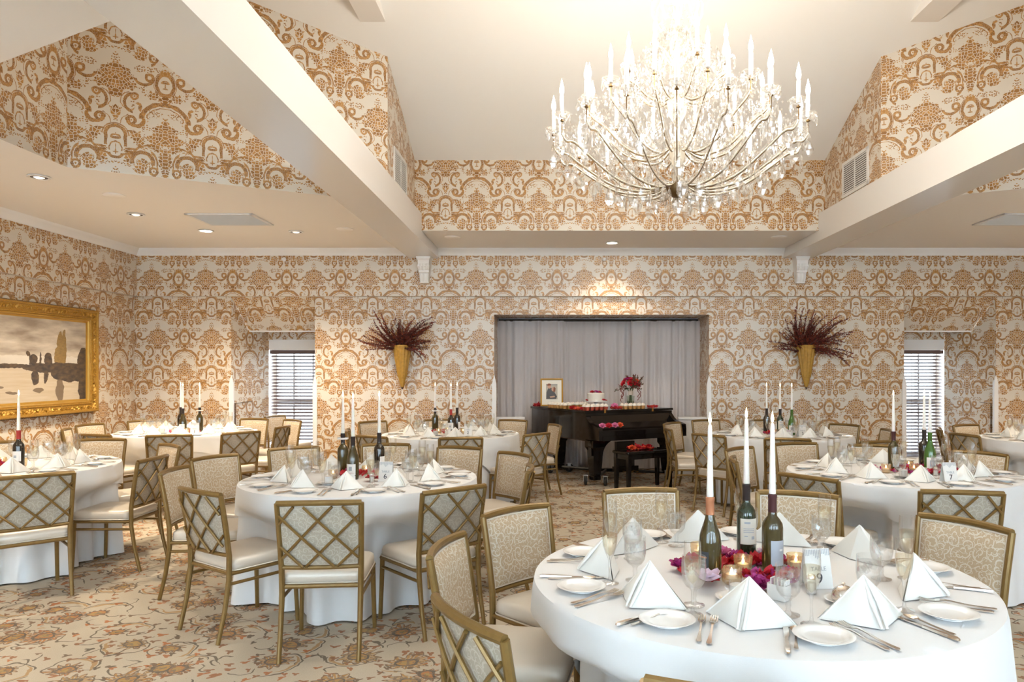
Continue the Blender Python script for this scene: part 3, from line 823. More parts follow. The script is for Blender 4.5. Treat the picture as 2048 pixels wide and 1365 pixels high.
def chair_parts():
    ps = []
    q = MB(); pillow(q, .425, .43, .384, .452, .045, 'seat_vinyl')
    # welt
    q.tube([(x, y, .388) for x, y in rrect(.428, .433, .045)] + [(.214, .1715, .388)], .004, 'seat_vinyl', 5, False)
    ps.append(('seat', q.mesh('seat', 50), (0, .005, 0)))
    q = MB()
    c = [(-.2, -.212), (.2, -.212), (.205, .205), (-.205, .205)]
    for i in range(4):
        a, b = c[i], c[(i + 1) % 4]
        q.tube([(a[0], a[1], .372), (b[0], b[1], .372)], .0125, 'chair_gold', 8)
    ps.append(('seat_frame', q.mesh('seat_frame')))
    for s in (-1, 1):
        q = MB(); q.tube([(s * .200, .200, .375), (s * .203, .206, .2), (s * .208, .214, .0)], [.0145, .0135, .0125], 'chair_gold', 10); ps.append(('leg', q.mesh('leg')))
    for s in (-1, 1):
        q = MB(); q.tube([(s * .200, -.285, 0), (s * .200, -.245, .17), (s * .200, -.220, .34), (s * .202, -.220, .47), (s * .206, -.240, .62), (s * .212, YBK, HB)], [.0125, .0135, .015, .0155, .015, .0145], 'chair_gold', 10)
        ps.append(('leg', q.mesh('leg')))
    q = MB(); q.tube([(.212 * u / 6, back_y(u / 6, HB), HB + .006 * (1 - (u / 6) ** 2)) for u in range(-6, 7)], .0155, 'chair_gold', 8); ps.append(('top_rail', q.mesh('top_rail')))
    q = MB(); q.tube([(.202 * u / 6, back_y(u / 6, .475), .475) for u in range(-6, 7)], .0115, 'chair_gold', 8); ps.append(('lower_rail', q.mesh('lower_rail')))
    for s in (-1, 1):
        q = MB(); q.tube([(s * .202, .205, .315), (s * .2, -.222, .315)], .0095, 'chair_gold', 8); ps.append(('stretcher', q.mesh('stretcher')))
    # upholstered panel: padded in front, flat behind
    q = MB(); nu, nz = 10, 8

    def sheet(off, mat, padd, flip):
        vs = []; fs = []
        for k in range(nz + 1):
            for i in range(nu + 1):
                u = -1 + 2 * i / nu; t = k / nz; z = .492 + (.800 - .492) * t
                e = min(1, (1 - abs(u)) / .16) * min(1, min(t, 1 - t) / .12)
                vs.append((u * (.186 + .010 * t), back_y(u * .93, z) + off + padd * sqrt(max(0, e)), z))
        for k in range(nz):
            for i in range(nu):
                a = k * (nu + 1) + i; f_ = (a, a + 1, a + nu + 2, a + nu + 1)
                fs.append(f_[::-1] if flip else f_)
        q.add(vs, fs, mat)
    sheet(.006, 'fabric_front', .024, True); sheet(-.003, 'fabric_back', 0, False)
    rim = [(u * (.186 + .010 * t), back_y(u * .93, .492 + .308 * t) + .005, .492 + .308 * t) for u, t in [(-1 + 2 * i / 8, 0) for i in range(8)] + [(1, i / 6) for i in range(6)] + [(1 - 2 * i / 8, 1) for i in range(8)] + [(-1, 1 - i / 6) for i in range(7)]]
    q.tube(rim, .0058, 'seat_vinyl', 5, False)
    ps.append(('back_panel', q.mesh('back_panel', 60)))
    # diagonal lattice behind the panel
    segs = [((-1, .30), (-.60, 0)), ((-.97, .86), (.35, 0)), ((-.37, 1), (1, .15)), ((.44, 1), (1, .66))]
    for sgn in (1, -1):
        for (a, b) in segs:
            pts_ = []
            for j in range(7):
                t = j / 6; u = sgn * (a[0] + (b[0] - a[0]) * t); v = a[1] + (b[1] - a[1]) * t
                z = .803 - (.803 - .482) * v
                pts_.append((u * (.205 - .008 * v), back_y(u, z) - (.013 if sgn > 0 else .019), z))
            q = MB(); q.tube(pts_, .0075, 'chair_gold', 6); ps.append(('lattice_bar', q.mesh('lattice_bar')))
    return ps


CHAIR = chair_parts()
TABLES = {'9': (0.73, 2.66), '6': (-1.298, 5.056), '2': (-1.15, 8.55), '1': (-4.35, 8.80), '5': (-4.20, 5.65), '7': (2.55, 5.35), '3': (2.65, 8.45), '8': (5.5, 7.9)}
TN = {'9': 'table nine', '6': 'table six', '2': 'table two', '1': 'table one',
      '5': 'the painting-side table', '7': 'table seven', '3': 'the bench-side table', '8': 'the window-side table'}
MARKS = [(TN[k_], TABLES[k_]) for k_ in TABLES] + [('the piano', (1.0, 9.9)), ('the landscape painting', (-5.9, 8.4)), ('the first window', (-3.9, 10.8)), ('the bright window', (5.6, 10.8)), ('the alcove', (.5, 10.6)), ('the second spray', (3.6, 10.4)), ('the first spray', (-2.07, 10.4))]
USED = {}


def side(tid, deg, kind):
    """which side of its table a thing is on, told by the landmarks it lies towards or away from"""
    c_ = TABLES[tid]; best = []
    for nm, p_ in MARKS:
        if nm == TN[tid]: continue
        a_ = math.degrees(atan2(p_[1] - c_[1], p_[0] - c_[0]))
        for w_, off in (('toward', 0), ('away from', 180)):
            df = abs((a_ + off - deg + 180) % 360 - 180); best.append((df + (8 if off else 0), w_ + ' ' + nm))
    best.sort(); us = USED.setdefault((tid, kind), set())
    for df, t_ in best:
        if t_ not in us and df < 40:
            us.add(t_); return t_
    return best[0][1]

CHAIRS = {'9': [(1030, 1022), (895, 1092), (980, 1225), (1280, 983), (1596, 990), (1930, 1047)],
          '6': [(637, 1008), (422, 981), (345, 942), (428, 916), (587, 898), (772, 891), (921, 897), (1032, 910), (1049, 938), (900, 978)],
          '5': [(72, 953), (301, 918), (207, 881), (-15, 887), (342, 893)],
          '1': [(338, 873), (484, 867), (510, 838), (290, 843), (178, 851), (130, 861), (188, 872), (568, 855), (587, 842)],
          '2': [(922, 878), (1076, 870), (1112, 852), (1027, 842), (880, 841), (744, 845), (741, 875), (700, 862)],
          '7': [(1622, 955), (1925, 987), (1590, 889), (1748, 893), (1945, 910), (1476, 899), (1467, 920)],
          '3': [(1575, 880), (1415, 872), (1335, 859), (1342, 848), (1410, 842), (1530, 842), (1690, 851), (1772, 862), (1760, 885)],
          '8': [(1926, 871), (1930, 852), (1888, 860)]}
FRONTS = {k_: [] for k_ in TABLES}


def put_chair(tid, P, label=None, face=None):
    C_ = TABLES[tid]
    d = Vector((C_[0] - P[0], C_[1] - P[1]))
    if d.length < 1.16:
        P = (C_[0] - d.x / d.length * 1.16, C_[1] - d.y / d.length * 1.16)
    f = (Vector(face) if face else d).normalized()
    o = (P[0] + f.x * .29, P[1] + f.y * .29)
    if not face: FRONTS[tid].append((atan2(-f.y, -f.x), sqrt((o[0] - C_[0]) ** 2 + (o[1] - C_[1]) ** 2) - .235))
    thing('banquet_chair', CHAIR, label or 'gold lattice-back banquet chair at ' + TN[tid] + ', ' + side(tid, math.degrees(atan2(P[1] - C_[1], P[0] - C_[0])), 'chair'), 'chair', 'chairs around ' + TN[tid], (o[0], o[1], 0), atan2(f.y, f.x) - pi / 2)


for tid, lst in CHAIRS.items():
    for (px, py) in lst:
        x, y = at(px, py, HB)
        if y > 10.1: x, y = x * 10.1 / y, 10.1
        x = max(x, XL + .12)
        put_chair(tid, (x, y))
put_chair('9', (.415, 1.56))
put_chair('1', (-4.02, 10.72), 'banquet chair standing inside the window niche beside table one', (1, -.35))

# ------------------------------------------------------------------ tables and cloths
TR, TZ = 0.76, 0.7625
q = MB(); q.lathe([(.74, .715), (TR - .006, .72), (TR - .002, .735), (TR - .006, .748), (.001, .75)], 'bw_wood', 48); ttop = q.mesh('tabletop')
q = MB(); q.lathe([(.06, .05), (.045, .12), (.04, .4), (.045, .68), (.16, .712), (.16, .716)], 'dark_metal', 16); tped = q.mesh('pedestal')
q = MB(); q.tube([(.03, 0, .10), (.2, 0, .05), (.36, 0, .02)], [.03, .025, .02], 'dark_metal', 8); tfoot = q.mesh('foot')
TABLE = [('tabletop', ttop), ('pedestal', tped)] + [('foot', tfoot, (0, 0, 0), (0, 0, pi / 4 + i * pi / 2)) for i in range(4)]


def fold(th, t, ph):
    """outward ripple of the cloth, growing towards the hem"""
    s = sin(13 * th + ph + .8 * sin(2 * th)) * .55 + sin(21 * th + 2.1 * ph + 1.3 * sin(3 * th)) * .45
    return (.030 + .016 * t) * t ** .8 * (s + .35 * abs(s))


def press(tid, rot, th, z, r_, off):
    """chair seats push the hanging cloth inwards"""
    w_ = min(1, max(0, (.66 - z) / .16)); w_ = w_ * w_ * (3 - 2 * w_)
    for phi, fr in FRONTS[tid]:
        dl = (th + rot - phi + pi) % (2 * pi) - pi
        if abs(dl) > .7: continue
        lat = abs(r_ * sin(dl)); lim = (fr - .055 + off) / max(.5, cos(dl))
        e_ = min(1, max(0, (.34 - lat) / .08)); e_ = e_ * e_ * (3 - 2 * e_)
        if lim < r_: r_ = r_ + (lim - r_) * e_ * w_
    return r_


def drape(name, a, ztop, off, ph, zmin, sq=None, tid=None, rot=0):
    n = 200; rings = []
    rings.append([(.3 * cos(2 * pi * k / n), .3 * sin(2 * pi * k / n), ztop) for k in range(n)])
    rings.append([((TR - .012) * cos(2 * pi * k / n), (TR - .012) * sin(2 * pi * k / n), ztop) for k in range(n)])
    steps = 12
    for j in range(steps + 1):
        rg = []
        for k in range(n):
            th = 2 * pi * k / n
            if sq:
                c_, s_ = abs(cos(th)), abs(sin(th)); e = 1 / (max(c_, s_) ** 6 + .12 * min(c_, s_) ** 6) ** (1 / 6)
                drop = max(.08, sq * e - TR)
            else:
                drop = ztop - zmin
            z = ztop - .006 - (drop - .006) * j / steps
            t = (ztop - z) / .75
            r_ = press(tid, rot, th, z, TR + off + .05 * t + (.004 if j else 0), off) + fold(th, t, ph)
            rg.append((r_ * cos(th), r_ * sin(th), z))
        rings.append(rg)
    m_ = MB(); m_.loft(rings, 'linen', (True, False)); return m_.mesh(name, 60)


ROT = {'9': .62, '6': .35, '2': .1, '1': .5, '5': .25, '7': .75, '3': .3, '8': .6}
for i, (tid, (x, y)) in enumerate(TABLES.items()):
    thing('banquet_table', TABLE, 'round banquet table hidden under white cloths, ' + TN[tid], 'table', None, (x, y, 0), .3)
    single('tablecloth', drape('cloth', 0, .756, .004, .4 + 1.9 * i, .012, None, tid, ROT[tid]), 'floor-length white cloth with hanging folds on ' + TN[tid], 'tablecloth', None, (x, y, 0), (0, 0, ROT[tid]))
    single('table_overlay', drape('overlay', 0, .7615, .026, .4 + 1.9 * i, .1, .93, tid, ROT[tid]), 'square white overlay cloth with hanging corners on ' + TN[tid], 'tablecloth', None, (x, y, 0), (0, 0, ROT[tid]))

# ------------------------------------------------------------------ place settings
def napkin_mesh(v):
    m_ = MB(); h, w_, fr = .122, .125, .095
    A = Vector((0, .0, h)); F = Vector((0, -fr, .002)); B = Vector((0, .045, .002))
    nr = 8
    for s in (-1, 1):                                      # two bowed wings
        S = Vector((s * w_, .012, .002)); vs = []; fs = []
        for i in range(nr + 1):
            e = i / nr
            top = A.lerp(F, e); bot = A.lerp(S, e)
            for j in range(nr + 1):
                f_ = j / nr; p_ = top.lerp(bot, f_); bow = .012 * sin(pi * f_) * sin(pi * e) * (1 + .3 * v)
                vs.append((p_.x + s * bow * .4, p_.y - bow, max(.002, p_.z + bow * .3)))
        for i in range(nr):
            for j in range(nr):
                a = i * (nr + 1) + j; f4 = (a, a + 1, a + nr + 2, a + nr + 1); fs.append(f4 if s > 0 else f4[::-1])
        m_.add(vs, fs, 'napkin_linen')
        S2 = S + Vector((s * .004, .006, 0))
        m_.add([A, S2, B], [(0, 1, 2) if s > 0 else (2, 1, 0)], 'napkin_linen')      # rear facets
        m_.tube([A, A.lerp(S, .5) + Vector((0, -.002, 0)), S], [.0025, .003, .0025], 'napkin_linen', 5)
        m_.tube([A + Vector((s * .003, -.002, -.003)), A.lerp(F, .5) + Vector((s * .010, -.006, .0)), F + Vector((s * .008, -.004, .004))], [.003, .006, .004], 'napkin_linen', 6)
    return m_.mesh('napkin', 70)


NAP = [napkin_mesh(v) for v in (0, 1)]
q = MB(); q.lathe([(.001, .004), (.05, .004), (.056, .006), (.068, .012), (.083, .015), (.085, .0165), (.082, .0175), (.068, .0145), (.057, .009), (.05, .0065), (.001, .0065)], 'china', 36)
q.lathe([(.048, 0), (.05, 0), (.05, .005), (.048, .005)], 'china', 30, cap=(False, False)); PLATE = q.mesh('plate')
q = MB()
q.loft([[(x * w_, y, z - .0012), (x * w_, y, z + .0012)] for x, w_, y, z in ()] or [[(-.003, -.105, .003), (.003, -.105, .003), (.003, -.105, .005), (-.003, -.105, .005)]] + [[(-w_, y, z), (w_, y, z), (w_, y, z + .003), (-w_, y, z + .003)] for w_, y, z in ((.0075, -.098, .002), (.006, -.075, .002), (.0035, -.03, .004), (.003, .02, .010), (.006, .038, .011), (.0115, .055, .008), (.012, .065, .006))], 'silver')
for i in range(4):
    x = -.0098 + i * .0065
    q.loft([[(x - w_, y, z), (x + w_, y, z), (x + w_, y, z + .0022), (x - w_, y, z + .0022)] for w_, y, z in ((.0022, .064, .006), (.0018, .09, .0065), (.0010, .108, .010))], 'silver')
FORK = q.mesh('fork', 50)
q = MB()
q.loft([[(-w_, y, .002), (w_, y, .002), (w_ * .7, y, .002 + h_), (-w_ * .7, y, .002 + h_)] for w_, y, h_ in ((.004, -.115, .005), (.008, -.105, .007), (.0085, -.08, .007), (.0065, -.02, .006), (.006, .0, .006))], 'silver')
q.loft([[(-.006, y, .003), (w_, y, .003), (w_, y, .0048), (-.006, y, .0048)] for w_, y in ((.006, 0), (.009, .02), (.010, .06), (.008, .095), (-.002, .115))], 'silver')
KNIFE = q.mesh('knife', 50)
q = MB()
q.loft([[(-w_, y, z), (w_, y, z), (w_, y, z + .003), (-w_, y, z + .003)] for w_, y, z in ((.004, -.09, .003), (.0065, -.082, .002), (.005, -.06, .002), (.003, -.01, .005), (.003, .035, .009))], 'silver')
vs = []; fs = []
for i in range(7):
    for k in range(12):
        r_ = i / 6; vs.append((.0165 * r_ * cos(2 * pi * k / 12), .062 + .027 * r_ * sin(2 * pi * k / 12), .0035 + .007 * r_ ** 2))
for i in range(6):
    for k in range(12):
        a = i * 12 + k; b = i * 12 + (k + 1) % 12; fs.append((a, b, b + 12, a + 12))
q.add(vs, fs, 'silver'); SPOON = q.mesh('spoon', 70)
q = MB(); q.lathe([(.034, .0005), (.034, .003), (.02, .006), (.0085, .012), (.0065, .022), (.0085, .032), (.0065, .042), (.012, .052), (.024, .060), (.034, .075), (.0385, .098), (.0385, .125), (.0365, .155)], 'glass', 24, cap=(True, False)); gob = q.mesh('goblet', 60)
q = MB(); q.lathe([(.001, .058), (.022, .0615), (.032, .076), (.0368, .098), (.0368, .122), (.036, .136), (.001, .136)], 'ice_water', 20); gobw = q.mesh('water', 50)
q = MB()
rr = random.Random(3)
for i in range(5):
    M_ = Matrix.Translation((rr.uniform(-.018, .018), rr.uniform(-.018, .018), .122 + rr.uniform(-.025, .012))) @ Matrix.Rotation(rr.random() * 3, 4, (rr.random(), rr.random(), 1))
    q.box((0, 0, 0), (.020, .018, .017), 'ice_water', M_)
ice = q.mesh('ice', 0)
GOB = [('goblet_glass', gob), ('ice_water', gobw), ('ice_cubes', ice)]
q = MB(); q.lathe([(.031, .0005), (.031, .003), (.016, .006), (.006, .013), (.0042, .03), (.0042, .07), (.007, .088), (.016, .105), (.0235, .13), (.0265, .16), (.0262, .19), (.0245, .222)], 'glass', 22, cap=(True, False)); flu = q.mesh('flute', 60)
q = MB(); q.lathe([(.001, .094), (.013, .1055), (.0215, .13), (.0247, .158), (.0247, .172), (.001, .172)], 'champagne', 18); fluw = q.mesh('champagne', 50)
FLUTE = [('flute_glass', flu), ('champagne', fluw)]
SET9 = [24, 62, 100, 138, 176, 218, 254, 292, 335]
SETS = {'9': SET9, '6': [-86 + 36 * i for i in range(10)], '2': [-77 + 36 * i for i in range(10)], '1': [-72 + 36 * i for i in range(10)],
        '5': [-48 + 36 * i for i in range(10)], '7': [-101 + 36 * i for i in range(10)], '3': [-105 + 36 * i for i in range(10)], '8': [193 + 36 * i for i in range(10)]}


def polar(tid, r_, deg):
    c_ = TABLES[tid]; return (c_[0] + r_ * cos(radians(deg)), c_[1] + r_ * sin(radians(deg)), TZ)


def inview(p_):
    px = VPX + FPX * p_[0] / p_[1]
    py = VPY + FPX * (EYE - p_[2]) / p_[1]
    return -40 < px < 2090 and py < 1420


rs = random.Random(21)
CARDS = ((.905, 2.50), (-1.085, 4.87), (-4.056, 8.395), (-.92, 8.25), (2.62, 4.83), (2.78, 8.12))


def free(p_):
    return all((p_[0] - a_) ** 2 + (p_[1] - b_) ** 2 > .0081 for a_, b_ in CARDS)


for tid, angs in SETS.items():
    n9 = tid == '9'
    for a in angs:
        jit = lambda s_: rs.uniform(-s_, s_)
        rz = radians(a) + pi / 2; sd = side(tid, a, 'place')
        L_ = dict(nr=.525, ns=1.06, pr=.655, pa=-20.5, ps=.97, cr=.655, f1=-9.0, f2=-11.7, k=8.8, sp=11.0, gr=.45, ga=15, fr=.54, fa=18) if n9 else \
             dict(nr=.495, ns=.88, pr=.665, pa=-19, ps=.88, cr=.66, f1=-7.2, f2=-9.8, k=7.4, sp=9.7, gr=.395, ga=20.5, fr=.478, fa=17.5)
        items = (('napkin', NAP[rs.randrange(2)], L_['nr'], 0, rz + jit(.25), L_['ns'], 'ivory pyramid napkin at ', 'napkin'),
                 ('bread_plate', PLATE, L_['pr'], L_['pa'], 0, L_['ps'], 'white bread plate at ', 'plate'),
                 ('fork', FORK, L_['cr'], L_['f1'], rz + jit(.03), 1.0, 'inner silver fork at ', 'fork'), ('fork', FORK, L_['cr'], L_['f2'], rz + jit(.03), .95, 'outer silver fork at ', 'fork'),
                 ('knife', KNIFE, L_['cr'], L_['k'], rz + jit(.03), 1.0, 'silver knife at ', 'knife'), ('spoon', SPOON, L_['cr'], L_['sp'], rz + jit(.03), .95, 'silver teaspoon at ', 'spoon'))
        for nm, me, r_, da, rot, s_, lab, cat in items:
            p_ = polar(tid, r_, a + da + jit(.2))
            if inview(p_):
                single(nm, me, lab + TN[tid] + ', place ' + sd, cat, cat + 's on ' + TN[tid], (p_[0], p_[1], TZ + .0005), (0, 0, rot), s_)
        p_ = polar(tid, L_['gr'] + jit(.012), a + L_['ga'] + jit(1.0))
        if inview(p_) and free(p_): thing('water_goblet', GOB, 'goblet of ice water at ' + TN[tid] + ', place ' + sd, 'glass', 'water goblets on ' + TN[tid], (p_[0], p_[1], TZ + .0005), rs.random() * 6)
        p_ = polar(tid, L_['fr'] + jit(.008), a + L_['fa'] + jit(.6))
        if inview(p_) and free(p_): thing('champagne_flute', FLUTE, 'champagne flute at ' + TN[tid] + ', place ' + sd, 'glass', 'champagne flutes on ' + TN[tid], (p_[0], p_[1], TZ + .0005), 0)

# ------------------------------------------------------------------ centrepieces
def text_mesh(txt, size, mat, ext=.0003):
    cu = bpy.data.curves.new('t', 'FONT'); cu.body = txt; cu.size = size; cu.align_x = 'CENTER'; cu.align_y = 'CENTER'; cu.extrude = ext; cu.offset = size * .006
    ob = bpy.data.objects.new('t', cu); COL.objects.link(ob)
    dg = bpy.context.evaluated_depsgraph_get(); me = bpy.data.meshes.new_from_object(ob.evaluated_get(dg))
    bpy.data.objects.remove(ob); bpy.data.curves.remove(cu)
    me.materials.clear(); me.materials.append(MATS[mat]); return me


def bottle(kind, glass, foil, lab, labcol, pr):
    q = MB()
    if kind == 'b':      # sloping shoulders
        prof = [(.001, .004), (.034, .0), (.0385, .004), (.040, .02), (.040, .125), (.036, .155), (.026, .185), (.018, .21), (.0145, .23), (.0140, .282), (.001, .282)]
    else:
        prof = [(.001, .004), (.032, .0), (.0365, .004), (.0375, .02), (.0375, .165), (.035, .182), (.026, .197), (.0165, .208), (.0145, .225), (.0140, .282), (.001, .282)]
    q.lathe(prof, glass, 26); R0 = prof[3][0]
    ps = [('bottle_glass', q.mesh('bottle', 50))]
    q = MB(); q.lathe([(.0152, .222), (.0156, .226), (.0152, .272), (.0162, .274), (.0162, .286), (.012, .288)], foil, 18, cap=(False, True)); ps.append(('foil_capsule', q.mesh('foil')))
    if lab:
        q = MB(); n = 18; a0, a1 = lab[2], lab[3]
        vs = []
        for z in (lab[0], lab[1]):
            for i in range(n + 1):
                a = radians(a0 + (a1 - a0) * i / n); vs.append(((R0 + .0006) * cos(a), (R0 + .0006) * sin(a), z))
        q.add(vs, [(i, i + 1, n + 2 + i, n + 1 + i) for i in range(n)], labcol)
        subs = []
        pq = MB()
        for (z, h_, aa, bb, mt) in pr:
            vs = []
            for zz in (z, z + h_):
                for i in range(7):
                    a = radians(aa + (bb - aa) * i / 6); vs.append(((R0 + .0011) * cos(a), (R0 + .0011) * sin(a), zz))
            pq.add(vs, [(i, i + 1, 8 + i, 7 + i) for i in range(6)], mt)
        if pr: subs.append(('print', pq.mesh('print')))
        ps.append(('paper_label', q.mesh('label'), (0, 0, 0), (0, 0, 0), subs))
    return ps


lines_print = [(.135, .008, -120, -85, 'ink_grey'), (.115, .003, -125, -60, 'ink_grey'), (.108, .003, -125, -60, 'ink_grey'), (.101, .003, -125, -60, 'ink_grey'), (.085, .004, -120, -100, 'ink_grey'), (.075, .012, -78, -58, 'ink_grey')]
BT = {'green': bottle('a', 'bottle_green', 'foil_black', (.055, .155, -145, -35), 'paper_cream', lines_print),
      'copper': bottle('b', 'bottle_olive', 'foil_copper', (.03, .10, -175, -105), 'paper_dark', [(.078, .005, -165, -115, 'ink_orange'), (.066, .003, -165, -120, 'ink_grey'), (.052, .003, -165, -120, 'ink_grey')]),
      'grey': bottle('a', 'bottle_olive', 'foil_maroon', (.035, .125, -115, -25), 'paper_grey', [(.088, .007, -68, -45, 'paper_white')]),
      'white': bottle('b', 'bottle_olive', 'foil_black', (.03, .105, -150, -40), 'paper_white', [(.06, .028, -105, -75, 'ink_grey')]),
      'plain': bottle('a', 'bottle_dark', 'foil_black', (.04, .12, -60, 40), 'paper_white', []),
      'banded': bottle('a', 'bottle_olive', 'foil_black', (.245, .258, -179, 180), 'paper_white', []),
      'red': bottle('a', 'bottle_dark', 'foil_red', (.06, .135, -150, -30), 'paper_white', [(.085, .02, -105, -75, 'ink_grey')]),
      'bright': bottle('b', 'bottle_bright', 'bottle_bright', (.03, .11, -150, -40), 'paper_white', [(.045, .045, -120, -70, 'ink_grey')])}
BDESC = {'green': 'dark green wine bottle with cream back label', 'copper': 'olive wine bottle with copper neck foil and black label', 'grey': 'olive wine bottle with grey label',
         'white': 'sloping olive wine bottle with white label', 'plain': 'dark wine bottle with turned label', 'banded': 'olive wine bottle with white neck band',
         'red': 'dark wine bottle with red neck foil', 'bright': 'bright green wine bottle with white label'}
q = MB(); q.lathe([(.008, -.012), (.0115, .0), (.0125, .004), (.0105, .12), (.0080, .265), (.0065, .285), (.003, .29)], 'wax', 14); wax = q.mesh('wax', 50)
q = MB(); q.tube([(0, 0, .288), (.001, 0, .299)], .0012, 'wick', 5); wick = q.mesh('wick')
q = MB(); q.lathe([(.001, .292), (.0042, .298), (.0055, .306), (.0042, .318), (.0018, .330), (.0004, .338)], 'flame', 10); flame = q.mesh('flame', 80)
CANDLE = [('taper', wax), ('wick', wick), ('flame', flame)]


def votive(kind):
    q = MB(); n = 24
    pr = [(.022, .0), (.026, .004), (.0305, .03), (.033, .062)] if kind == 0 else [(.022, 0), (.031, .008), (.0345, .025), (.032, .045), (.028, .058)]
    rings = []
    for j in range(13):
        t = j / 12 * (len(pr) - 1); i = min(int(t), len(pr) - 2); f_ = t - i
        r0 = pr[i][0] + (pr[i + 1][0] - pr[i][0]) * f_; z0 = pr[i][1] + (pr[i + 1][1] - pr[i][1]) * f_
        rings.append([((r0 + .0014 * ((k + j) % 2)) * cos(2 * pi * k / n), (r0 + .0014 * ((k + j) % 2)) * sin(2 * pi * k / n), z0) for k in range(n)])
    q.loft(rings, 'mercury_glass', (True, False))
    t_ = MB(); t_.lathe([(.001, .02), (.02, .02), (.02, .034), (.001, .034)], 'wax', 14); t_.lathe([(.001, .034), (.006, .04), (.004, .048), (.0005, .056)], 'tealight', 8)
    return [('votive_cup', q.mesh('votive', 20)), ('tealight', t_.mesh('tealight'))]


VOT = [votive(0), votive(1)]


def petal_grid(L, Wd, cup, curl):
    n = 4; vs = []; fs = []
    for i in range(n + 1):
        t = i / n; w_ = Wd * sin(pi * (.12 + .80 * t)) ** .8
        for j in range(n + 1):
            u = -1 + 2 * j / n
            vs.append((u * w_ / 2, L * t, cup * (u * u) * L * .5 + curl * t * t * L))
    for i in range(n):
        for j in range(n):
            a = i * (n + 1) + j; fs.append((a, a + 1, a + n + 2, a + n + 1))
    return vs, fs


def rose(mat, r_=.036):
    q = MB()
    for lay, (cnt, tilt, L, cup) in enumerate(((3, 82, .55, .9), (4, 70, .75, .6), (5, 52, .92, .45), (6, 28, 1.0, .3))):
        for k in range(cnt):
            M_ = Matrix.Translation((0, 0, r_ * .25)) @ Matrix.Rotation(2 * pi * (k + lay * .37) / cnt, 4, 'Z') @ Matrix.Translation((0, r_ * .06 * lay, 0)) @ Matrix.Rotation(radians(tilt), 4, 'X')
            vs, fs = petal_grid(r_ * L, r_ * 1.05, cup, -.25); q.add(vs, fs, mat, M=M_)
    return q.mesh('rose', 80)


def anemone(mat, r_=.04):
    q = MB()
    for k in range(7):
        M_ = Matrix.Translation((0, 0, .008)) @ Matrix.Rotation(2 * pi * k / 7, 4, 'Z') @ Matrix.Rotation(radians(18 + 10 * (k % 2)), 4, 'X')
        vs, fs = petal_grid(r_, r_ * 1.15, .35, .15); q.add(vs, fs, mat, M=M_)
    c_ = MB(); c_.lathe([(.008, .010), (.009, .014), (.006, .019), (.001, .021)], 'petal_center', 10)
    return [('petals', q.mesh('petals', 80)), ('flower_eye', c_.mesh('eye'))]


ROSE = {m_: rose('petal_' + m_) for m_ in ('red', 'magenta', 'pink', 'orange', 'pale')}
ANEM = anemone('petal_pale')


def petal_heap(n, rx, ry, h_, seed, mats=('petal_red', 'petal_red', 'petal_red', 'petal_magenta'), avoid=()):
    q = MB(); rr = random.Random(seed)
    for i in range(n):
        a = rr.random() * 6.283; d_ = sqrt(rr.random()); L = rr.uniform(.026, .044)
        if any((rx * d_ * cos(a) - ax) ** 2 + (ry * d_ * sin(a) - ay) ** 2 < (ar + .034) ** 2 for ax, ay, ar in avoid): continue
        M_ = Matrix.Translation((rx * d_ * cos(a), ry * d_ * sin(a), .002 + h_ * (1 - d_) * rr.random())) @ Matrix.Rotation(rr.random() * 6.28, 4, 'Z') @ Matrix.Rotation(rr.uniform(0, .7), 4, 'X')
        vs, fs = petal_grid(L, L * 1.05, .5, .3); q.add(vs, fs, mats[rr.randrange(len(mats))], M=M_)
    zmin = min(v_[2] for v_ in q.v)
    q.v = [(a, b, c_ - zmin + .0005) for a, b, c_ in q.v]
    return q.mesh('petals', 80)


def heap(name, me, label, loc):
    return tag(O(name, me, None, loc), label, 'petals', None, 'stuff')


def card(num):
    q = MB(); w_, h_ = .045, .128; le = .034
    q.add([(-w_, -le, 0), (w_, -le, 0), (w_, 0, h_), (-w_, 0, h_), (w_, le, 0), (-w_, le, 0)], [(0, 1, 2, 3), (3, 2, 4, 5)], 'paper_white')
    q.add([(-w_, -le + .0012, 0), (w_, -le + .0012, 0), (w_, 0, h_ - .002), (-w_, 0, h_ - .002)], [(3, 2, 1, 0)], 'paper_white')
    ps = [('folded_card', q.mesh('card', 0))]
    tilt = atan2(h_, le); slant = sqrt(h_ * h_ + le * le)

    def on(v_): return (0, -le * (1 - v_ / slant) - .0012, h_ * v_ / slant)
    for txt, s_, v_, mt in (('TABLE', .019, .066, 'ink_grey'), (num, .046, .034, 'ink')):
        ps.append(('lettering', text_mesh(txt, s_, mt), on(v_), (tilt, 0, 0)))
    q = MB()
    for i in range(15):
        u = -1 + 2 * i / 14; dep = .016 + .018 * max(0, 1 - abs(u) * 2.2) + .008 * abs(u)
        for j in range(int(dep / .0042)):
            x, y = u * w_ * .92, slant - .004 - j * .0042
            q.add([(x - .0024, y - slant / 2, 0), (x, y - .0022 - slant / 2, 0), (x + .0024, y - slant / 2, 0), (x, y + .0022 - slant / 2, 0)], [(0, 1, 2, 3)], 'ink_grey')
    ps.append(('lace_border', q.mesh('lace', 0), on(slant / 2), (tilt, 0, 0)))
    return ps


